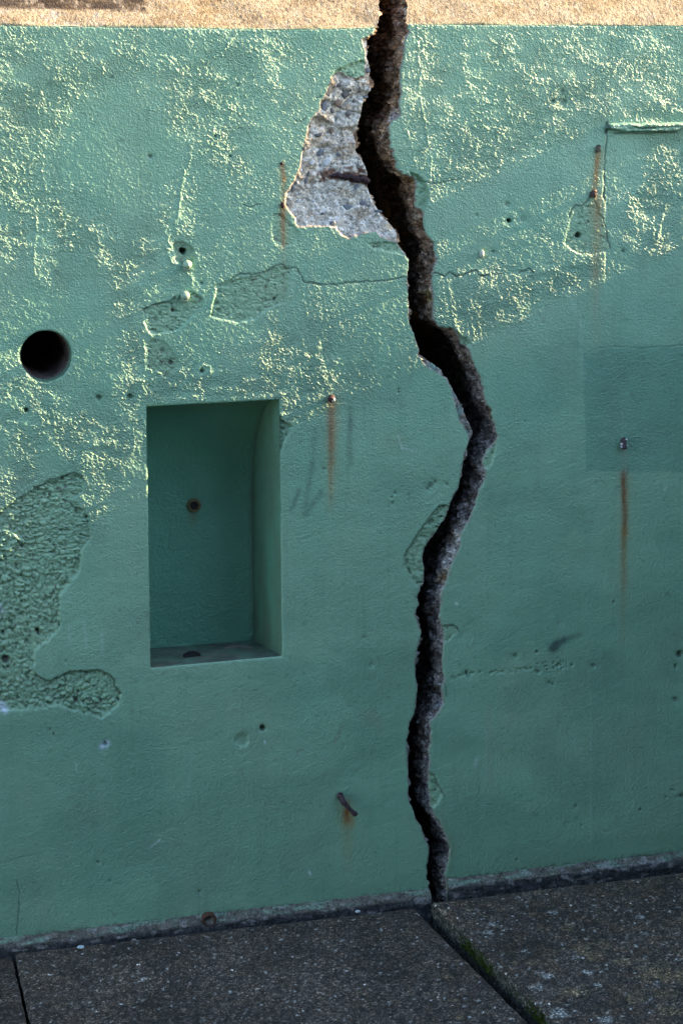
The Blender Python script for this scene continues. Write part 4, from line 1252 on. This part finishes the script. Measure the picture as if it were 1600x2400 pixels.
def rod(name, pts, r, m, parent, color, label=None, seg=14, jitter=.12, seed=0):
    rnd = np.random.RandomState(seed)
    P_ = [Vector(p) for p in pts]
    # resample
    Q = []
    for i in range(len(P_) - 1):
        for t in np.linspace(0, 1, 7)[:-1]:
            Q.append(P_[i].lerp(P_[i + 1], t))
    Q.append(P_[-1])
    vs, cs = [], []
    n = len(Q)
    for i, q in enumerate(Q):
        tan = (Q[min(i + 1, n - 1)] - Q[max(i - 1, 0)]).normalized()
        a1 = tan.orthogonal().normalized(); a2 = tan.cross(a1)
        rr = r[i * (len(r) - 1) // (n - 1)] if isinstance(r, (list, tuple)) else r
        for k in range(seg):
            an = 2 * math.pi * k / seg
            R = rr * (1 + jitter * rnd.uniform(-1, 1))
            vs.append((q + a1 * R * math.cos(an) + a2 * R * math.sin(an))[:])
            cs.append(np.array(color) * rnd.uniform(.5, 1.6))
    fs = [(i * seg + k, i * seg + (k + 1) % seg, (i + 1) * seg + (k + 1) % seg, (i + 1) * seg + k) for i in range(n - 1) for k in range(seg)]
    for i in (0, n - 1):
        vs.append(Q[i][:]); cs.append(np.array(color))
        c = len(vs) - 1
        for k in range(0, seg, 2):
            a, b, d = i * seg + k, i * seg + (k + 1) % seg, i * seg + (k + 2) % seg
            fs.append((c, a, b, d))
    return mesh_np(name, vs, fs, m, parent, np.array(cs), label=label)


# rusty stubs standing out of the wall
o = rod('rusty_stub', [P(778, 930, .01), P(777, 932, -.006), P(775, 938, -.014)], .0062, M_RUST, wl_o, (.05, .02, .02), 'rusty iron stub with a long red streak, right of the niche', seed=3)
o2 = ring_mesh('flake', [(-.0145, .0035), (-.0165, .0025), (-.017, .0004)], P(777, 934), (0, 1, 0), M_PAINT, None, (.6, .58, .52), 10, .3, None, (1, 1.5)); o2.parent = o; o2.location = (0, 0, 0)
rod('rusty_stub', [P(659, 380, .008), P(660, 383, -.003)], [.0035, .0025], M_RUST, wl_o, (.045, .02, .016), 'small rusty nail, upper of the two left of the bare patch', seed=4)
rod('rusty_stub', [P(661, 468, .008), P(662, 478, -.003), P(664, 486, -.002)], [.003, .0042, .0025], M_RUST, wl_o, (.045, .02, .016), 'small rusty nail, lower of the two left of the bare patch', seed=5)
rod('rusty_stub', [P(1402, 340, .008), P(1402, 345, -.004), P(1400, 356, -.002)], [.005, .0055, .004], M_RUST, wr_o, (.10, .085, .06), 'corroded stub below the ledge strip, top of the orange streak', seed=6)
rod('rusty_stub', [P(1395, 442, .008), P(1391, 452, -.004), P(1389, 460, -.001)], [.005, .0075, .005], M_RUST, wr_o, (.075, .045, .035), 'corroded stub halfway down the orange streak', seed=7)
o = rod('bolt_end', [P(1462, 1024, .006), P(1461, 1030, -.004), P(1461, 1046, -.009), P(1461, 1052, -.008)], [.003, .0062, .0068, .004], M_RUST, wr_o, (.05, .035, .045), 'dark rusty bolt end at right with paint flakes', seed=8)
for (fx0, fy0, rr, cc0) in ((1457, 1041, .0036, (.6, .55, .5)), (1457, 1047, .003, (.55, .62, .75)), (1468, 1030, .002, (.6, .65, .6)), (1469, 1044, .002, (.6, .62, .55))):
    q = ring_mesh('flake', [(0, rr), (-.0015, rr * .7), (-.002, .0003)], P(fx0, fy0, -.011), (0, 1, 0), M_PAINT, None, cc0, 9, .2); q.parent = o; q.location = (0, 0, 0)
rod('rusty_bar', [P(797, 1862, .012), P(797, 1866, -.010), P(804, 1880, -.020), P(815, 1893, -.022), P(828, 1905, -.022), P(834, 1911, -.022)], [.006, .0068, .0062, .0045, .0045, .0058, .0052], M_RUST, wl_o, (.055, .035, .04), 'bent rusty bar sticking out low on the wall', seed=9, jitter=.18)
# painted knob and small bits
ring_mesh('knob', [(.004, .0075), (-.004, .007), (-.008, .0045), (-.009, .0003)], P(1128, 594), (0, 1, 0), M_PAINT, wr_o, (.48, .50, .42), 12, .08, 'small pale painted knob right of the crack', (.7, 1.2))
# bar laid bare in the spalled patch
rod('reinforcing_bar', [P(763, 410, .016), P(776, 412, .0105), P(792, 409, .0085), P(808, 414, .009), P(824, 413, .0075), P(838, 420, .009), P(850, 418, .0085), P(864, 426, .014)], [.0015, .003, .005, .0062, .005, .0068, .0055, .006, .004], M_RUST, wl_o, (.028, .013, .018), 'rusty reinforcing bar laid bare in the broken concrete', jitter=.3, seed=10)
po = ring_mesh('rusty_pipe_end', [(.012, .0145), (-.0165, .0145), (-.0175, .0120), (-.014, .0105), (.004, .0095)], P(487, 2151), (0, 1, 0), M_RUST, wl_o, (.075, .030, .016), 22, .09, 'rusty pipe end at the foot of the wall', (1.1, .95), 12)
pd = ring_mesh('dark_end', [(.0, .0102), (.0002, .0003)], P(487, 2151), (0, 1, 0), M_DARK, None, (.01, .01, .01), 22); pd.parent = po; pd.location = (0, 0, 0)

# stones standing out of the broken concrete
STONES = [(811, 214, 20, 27, 'd', 10), (760, 252, 14, 30, 'b', 15), (769, 213, 11, 24, 'd', 25), (793, 199, 13, 8, 'd', 0), (776, 305, 9, 13, 'n', 0),
          (745, 315, 17, 8, 'd', -10), (749, 357, 17, 10, 'b', -45), (717, 421, 7, 17, 'b', 15), (722, 408, 6, 12, 'd', 20), (817, 487, 27, 16, 'b', 12),
          (850, 475, 14, 11, 'b', 0), (836, 438, 12, 14, 'b', 30), (793, 361, 11, 9, 'b', 20), (767, 379, 12, 22, 'w', 30), (839, 389, 8, 12, 'd', 0),
          (861, 163, 10, 13, 'b', 0), (798, 251, 6, 6, 'd', 0), (815, 265, 14, 10, 'd', 0), (779, 259, 7, 10, 'd', 0), (779, 521, 12, 9, 'b', 0),
          (685, 443, 8, 14, 'd', 15), (842, 205, 5, 6, 'd', 0), (842, 213, 5, 5, 'd', 0), (821, 211, 5, 7, 'd', 0), (713, 347, 7, 8, 'd', 0),
          (857, 226, 10, 7, 'b', 0), (802, 330, 9, 7, 'n', 0), (864, 481, 8, 6, 'b', 0), (792, 240, 16, 14, 'n', 0), (731, 380, 10, 12, 'w', 0), (830, 235, 8, 7, 'd', 0),
          (886, 494, 16, 6, 'b', 8), (735, 470, 9, 5, 'w', 0), (700, 470, 8, 8, 'w', 0), (756, 500, 8, 5, 'd', 0), (790, 420 + 60, 10, 7, 'w', 0)]
SC = {'d': (.10, .10, .105), 'b': (.12, .14, .17), 'n': (.17, .12, .09), 'w': (.5, .52, .55)}
sm = {}
pk, qk = px[ks], py[ks]
for i, (cx, cy, w_, h_, kd, ro) in enumerate(STONES):
    key = (kd, i % 4)
    if key not in sm:
        rnd = np.random.RandomState(40 + len(sm))
        bm = bmesh.new()
        bmesh.ops.create_icosphere(bm, subdivisions=1, radius=1)
        for v in bm.verts:
            v.co *= rnd.uniform(.78, 1.15)
        bmesh.ops.bevel(bm, geom=bm.edges[:], offset=.06, segments=1, affect='EDGES') if False else None
        me = bpy.data.meshes.new('stone'); bm.to_mesh(me); bm.free()
        at = me.color_attributes.new('pigment', 'FLOAT_COLOR', 'POINT')
        at.data.foreach_set('color', np.tile(np.array([*SC[kd], 1], np.float32), len(me.vertices)))
        me.materials.append(M_STONE)
        sm[key] = me
    j = np.argmin((pk - cx) ** 2 + (qk - cy) ** 2)
    hh = h[ks[j]]
    c = P(cx, cy, -hh)
    o = bpy.data.objects.new('stone', sm[key])
    COL.objects.link(o)
    o.parent = wl_o
    o.location = c - np.array(wl_o.location)
    o.scale = (w_ / 2 / 1150 * 1.45, .0034, h_ / 2 / 1150 * 1.4)
    o.rotation_euler = (0, math.radians(ro), 0)


# ------------------------------------------------------------------ paving
def slab_z(x, y, seed):
    X, Y = x * 1000, y * 1000
    return .0007 * fbm(X / 6, Y / 6, seed, 3, .7) + .0016 * fbm(X / 90, Y / 90, seed + 1, 2)


def rowspace(fine_to, total, step):
    a = list(np.arange(0, fine_to, step)); s = step
    while a[-1] < total:
        s = min(s * 1.2, .1); a.append(a[-1] + s)
    a[-1] = total
    return np.array(a)


LICH = [(1155, 2167, 14), (1143, 2186, 12), (1118, 2187, 8), (1180, 2180, 8), (1296, 2139, 14), (1211, 2103, 8), (1218, 2112, 8), (1300, 2094, 6), (1500, 2149, 12), (1510, 2190, 10),
        (1230, 2230, 10), (1281, 2289, 16), (1259, 2315, 18), (1345, 2246, 14), (1380, 2280, 14), (1490, 2215, 7), (1568, 2239, 9), (1590, 2250, 10), (1310, 2376, 26), (1418, 2392, 22), (1465, 2076, 5), (1529, 2058, 5),
        (1140, 2307, 11), (1047, 2215, 6), (1050, 2190, 4), (1112, 2336, 9), (1470, 2330, 12), (1540, 2310, 10), (1590, 2127, 7), (1402, 2310, 12), (1262, 2350, 8), (1235, 2125, 6), (910, 2352, 8), (335, 2295, 7), (500, 2246, 5), (475, 2393, 8), (270, 2264, 6)]
OCH = [(1360, 2225, 22), (1390, 2240, 30), (1345, 2325, 30), (1290, 2255, 14), (1100, 2132, 7), (1110, 2140, 6), (1250, 2260, 16), (1460, 2255, 26), (1530, 2280, 50), (1590, 2290, 40), (1560, 2330, 26), (1200, 2260, 12), (1480, 2340, 30), (1170, 2130, 10),
       (1050, 2290, 12), (1060, 2345, 14), (1075, 2385, 12), (1410, 2215, 18), (1570, 2370, 30), (1330, 2180, 16)]


def slab(parent, lab, B0, B1, F0, F1, zt_, seed, right=False, fine=.62):
    """B0,B1 back corners, F0,F1 front corners (x,y)"""
    width = max(abs(B1[0] - B0[0]), .01)
    nx = int(width / .0040)
    us = np.linspace(0, 1, min(nx, 560))
    total = abs(F0[1] - B0[1])
    vs_ = rowspace(min(fine, total * .9), total, .0036) / total
    U, W = np.meshgrid(us, vs_)
    B0, B1, F0, F1 = map(np.array, (B0, B1, F0, F1))
    p = ((1 - U)[..., None] * B0 + U[..., None] * B1) * (1 - W)[..., None] + ((1 - U)[..., None] * F0 + U[..., None] * F1) * W[..., None]
    X, Y = p[..., 0], p[..., 1]
    sx, sy = X.shape
    # chipped edges
    lw = np.hypot(*(F1 - F0)) if False else width
    dl, dr = U * lw, (1 - U) * lw
    db = W * total
    X = X + .0022 * fbm(Y * 1000 / 22, Y * 0 + 1, seed + 3, 4, .65) * (np.exp(-dl / .008) + np.exp(-dr / .008))
    Y = Y + .0022 * fbm(X * 1000 / 26, Y * 0 + 2, seed + 4, 4, .65) * np.exp(-db / .008)
    ed = np.minimum(np.minimum(dl, dr), db)
    Z = zt_ + slab_z(X, Y, seed) - .0025 * np.clip(1 - ed / .0035, 0, 1) ** 2 - .002 * np.clip(1 - ed / (.016 + .012 * fbm(X * 1000 / 30, Y * 1000 / 30, seed + 8, 3)), 0, 1)
    xx, yy, zz = X.ravel(), Y.ravel(), Z.ravel()
    ppx, ppy = PIX(xx, yy, zz)
    X1, Y1 = xx * 1000, yy * 1000
    base = np.array([.056, .0415, .0315])
    c = base[None, :] * (1 + .35 * fbm(X1 / 90, Y1 / 90, seed + 20, 3))[:, None]
    n = vn(X1 / 3.4, Y1 / 4.5, seed + 21)
    c = c * (1 + .55 * n)[:, None]
    c = c * (1 + .5 * np.clip(fbm(X1 / 9, Y1 / 11, seed + 26, 2), -1, 1))[:, None]
    f1, f2, iv = worley(X1 / 7.0, Y1 / 8.0, seed + 22)
    w = (.6 * sst(.30, .12, f1) * sst(.75, 1, iv))[:, None]
    c = c * (1 - w) + w * np.array([.17, .155, .14])
    f1, f2, iv = worley(X1 / 21.0, Y1 / 23.0, seed + 23)
    rr_ = .06 + .10 * np.clip((iv - .6) / .4, 0, 1)
    w = (sst(rr_ * 1.25, rr_ * .6, f1) * (iv > .72))[:, None]
    c = c * (1 - w) + w * np.array([.33, .32, .31])
    w = (.55 * sst(.0, .5, fbm(X1 / 130, Y1 / 70, seed + 27, 4)))[:, None]
    c = c * (1 - w * .6)
    w = (.5 * sst(.05, .45, fbm(X1 / 28, Y1 / 28, seed + 24, 3)) * (1.0 if right else .5))[:, None]
    c = c * (1 - w) + w * c * np.array([1.55, 1.25, .95])
    for cx, cy, r in LICH:
        if (cx > 1100) != right and not (cx < 1100 and not right):
            continue
        q = G(cx, cy, zt_)
        R = r / 1150 * 1.0
        k = np.nonzero((np.abs(xx - q[0]) < 3 * R) & (np.abs(yy - q[1]) < 3 * R))[0]
        d = np.hypot(xx[k] - q[0], yy[k] - q[1]) / R + .7 * fbm(X1[k] / 8, Y1[k] / 8, 30, 3)
        w = (.85 * sst(1.05, .55, d) * np.clip(.75 + .8 * fbm(X1[k] / 5, Y1[k] / 5, 31, 2), .2, 1))[:, None]
        c[k] = c[k] * (1 - w) + w * np.array([.24, .23, .21])
    for cx, cy, r in OCH:
        q = G(cx, cy, zt_)
        R = r / 1150 * 1.1
        k = np.nonzero((np.abs(xx - q[0]) < 3 * R) & (np.abs(yy - q[1]) < 3 * R))[0]
        d = np.hypot(xx[k] - q[0], yy[k] - q[1]) / R + .9 * fbm(X1[k] / 14, Y1[k] / 14, 33, 3)
        w = (.85 * sst(1.1, .4, d) * np.clip(.7 + .8 * n[k] if False else .7 + .8 * vn(X1[k] / 4, Y1[k] / 4, 34), .1, 1))[:, None]
        c[k] = c[k] * (1 - w) + w * np.array([.17, .115, .06])
    Vt = np.stack([xx, yy, zz], 1)
    Ft = gridfaces(sx, sy, flip=True)
    # side faces
    e = bound_edges(Ft)
    vid, inv = np.unique(e.ravel(), return_inverse=True)
    e = inv.reshape(-1, 2); p0 = Vt[vid]; nb = len(vid)
    lay, cols = [], []
    DS = np.linspace(0, .13, 18)
    cen = p0.mean(0)
    left = np.abs(U.ravel()[vid]) < 1e-6; rgt = np.abs(U.ravel()[vid] - 1) < 1e-6; bk = np.abs(W.ravel()[vid]) < 1e-6
    nrm = np.zeros((nb, 2)); nrm[left, 0] -= 1; nrm[rgt, 0] += 1; nrm[bk, 1] += 1
    for dd in DS:
        n3 = .004 * fbm(p0[:, 0] * 1000 / 16 + p0[:, 1] * 1000 / 16, np.full(nb, dd * 1000 / 12), seed + 40, 4, .65) * min(1, dd / .006)
        n3 = n3 - .006 * min(1, dd / .05)
        q = p0.copy(); q[:, :2] += nrm * n3[:, None]; q[:, 2] = p0[:, 2] - dd
        lay.append(q)
        cb = np.array([.05, .047, .04]) * (1 + .6 * fbm(p0[:, 0] * 1000 / 7 + p0[:, 1] * 1000 / 7, np.full(nb, dd * 1000 / 5), seed + 41, 3, .7))[:, None]
        cols.append(cb)
    a, b = e[:, 0], e[:, 1]
    FF = np.concatenate([np.stack([b + q * nb, a + q * nb, a + (q + 1) * nb, b + (q + 1) * nb], 1) for q in range(len(DS) - 1)])
    Va = np.concatenate([Vt, np.concatenate(lay)]); Fa = np.concatenate([Ft, FF + len(Vt)])
    return mesh_np('paving_slab', Va, Fa, M_SLAB, parent, np.clip(np.concatenate([c, np.concatenate(cols)]), .008, 1), label=lab)


pave = box('pavement', (XLEFT, -2.6, -.22), (XR, .0, -.115), M_SOIL)
pave['kind'] = 'structure'
pave.data.name = 'pavement'
ZR = .028
GL = G(33, 2234); GR = G(985, 2126)
yb = GR[1]


def line_at(p, q, y):
    t = (y - p[1]) / (q[1] - p[1])
    return (p[0] + t * (q[0] - p[0]), y)


YF = -2.4
Lr0, Lr1 = G(989, 2147), G(1141, 2300)
Rr0, Rr1 = G(1008, 2114, ZR), G(1188, 2288, ZR)
Jl0, Jl1 = G(34, 2250), G(68, 2400)
back_l = line_at(Jl0, Jl1, GL[1]); front_l = line_at(Jl0, Jl1, YF)
back_r = line_at(Lr0, Lr1, yb); front_r = line_at(Lr0, Lr1, YF)
ybl = GL[1]
slab(pave, 'large dark paving slab left of the diagonal gap', (back_l[0] + .003, ybl), (back_r[0], yb), (front_l[0] + .003, YF), (front_r[0], YF), 0, 900)
RB = G(1008, 2114, ZR); RB2 = G(1600, 2044, ZR)
brx = XR - .02
bry = RB[1] + (RB2[1] - RB[1]) * (brx - RB[0]) / (RB2[0] - RB[0])
fr = line_at(Rr0, Rr1, YF)
slab(pave, 'raised paving slab right of the diagonal gap, spotted with lichen', (RB[0], RB[1]), (brx, min(bry, -.02)), (fr[0], YF), (brx, YF), ZR, 930, right=True)
g3 = G(0, 2245, -.004)
slab(pave, 'paving slab at the left edge beyond the narrow joint', (XLEFT + .05, g3[1]), (back_l[0] - .003, g3[1]), (XLEFT + .05, YF), (front_l[0] - .003, YF), -.004, 960)

# moss on the side of the raised slab
rnd = np.random.RandomState(5)
mv, mf = [], []
def tuft(px0, py0, n, sp, hgt):
    for _ in range(n):
        q = G(px0 + rnd.normal(0, sp), py0 + rnd.normal(0, sp * 1.5), 0)
        t = line_at(Rr0, Rr1, q[1])[0]
        zz = rnd.uniform(-.008, ZR - .004)
        b = np.array([t + .004 - rnd.uniform(0, .004), q[1], zz])
        L = rnd.uniform(.003, hgt)
        tip = b + np.array([-L * .6, rnd.uniform(-.003, .003), L * .6 * rnd.uniform(-.3, 1)])
        s1 = rnd.normal(0, .0012, 3); s2 = rnd.normal(0, .0012, 3)
        k = len(mv)
        mv.extend([b + s1, b + s2, tip, b - s1]); mf.append((k, k + 1, k + 2, k + 3))
for (a, b, n) in ((1113, 2215, 160), (1122, 2228, 260), (1128, 2240, 200), (1148, 2258, 420), (1152, 2275, 500), (1190, 2335, 60), (1240, 2375, 160), (1262, 2392, 500), (1280, 2400, 400)):
    tuft(a, b, n, 6, .0075)
ms = mesh_np('moss', np.array(mv), np.array(mf), M_MOSS, pave)
ms['kind'] = 'stuff'

# loose chips at the foot of the wall
def pebble(cx, cy, zt0, s, colr, lab, seed):
    rnd = np.random.RandomState(seed)
    bm = bmesh.new(); bmesh.ops.create_icosphere(bm, subdivisions=2, radius=1)
    for v in bm.verts:
        v.co *= rnd.uniform(.85, 1.1)
        v.co.z *= .6; v.co.x *= 1.25
    me = bpy.data.meshes.new('stone_chip'); bm.to_mesh(me); bm.free()
    at = me.color_attributes.new('pigment', 'FLOAT_COLOR', 'POINT')
    at.data.foreach_set('color', np.tile(np.array([*colr, 1], np.float32), len(me.vertices)))
    me.materials.append(M_STONE)
    o = bpy.data.objects.new('stone_chip', me); COL.objects.link(o)
    q = G(cx, cy, zt0 + s * .5)
    o.location = (q[0], q[1], zt0 + s * .5); o.scale = (s, s, s)
    o['label'] = lab; o['category'] = 'stone chip'; o['group'] = 'loose chips at the foot of the wall'
    return o


pebble(189, 2221, .001, .0065, (.42, .5, .52), 'pale stone chip lying on the slab edge left of the rusty pipe end', 1)
pebble(838, 2137, .001, .005, (.5, .5, .52), 'small whitish stone chip at the slab edge between rusty pipe end and crack', 2)
pebble(314, 2204, .001, .0045, (.2, .18, .16), 'small brown stone chip on the slab edge nearest the rusty pipe end', 3)

# ------------------------------------------------------------------ surroundings
# return wall at the right-hand end of this wall: it shades the lower wall and the paving
ow = thing('sky_block_wall', (0, -5.1, 0), 'added grey wall behind the camera that blocks low sky from the green wall', 'wall')  # added out of view: cuts low sky to darken niche and lower wall
box('wall_body', (XLEFT - 3, -5.4, -.3), (XR - .01, -4.8, 4.5), M_CONC, ow, (.13, .125, .11), bevel=.01)
e0 = P(1600, 572)
hz = e0[2] + SLOPE * (XR - e0[0])
rw = thing('return_wall', (XR + .2, -3, 0), 'long concrete wall standing at right angles past the right edge of the picture', 'wall')
box('wall_body', (XR, -5.42, -.3), (XR + .4, .9, hz - .05), M_CONC, rw, (.26, .33, .27), bevel=.004)
box('wall_cap', (XR - .001, -5.43, hz - .0495), (XR + .42, .9, hz), M_CONC, rw, (.4, .36, .3), bevel=.004)

bm = bmesh.new()
R = 600
vs = [bm.verts.new(v) for v in ((-R, -R, -.225), (R, -R, -.225), (R, R, -.225), (-R, R, -.225))]
bm.faces.new(vs)
me = bpy.data.meshes.new('ground'); bm.to_mesh(me); bm.free(); me.materials.append(M_GROUND)
gr = bpy.data.objects.new('ground', me); COL.objects.link(gr); gr['kind'] = 'structure'
apron = box('path', (XLEFT - 3, -12, -.22), (XR - .001, -2.42, -.03), M_GROUND)
apron['kind'] = 'structure'
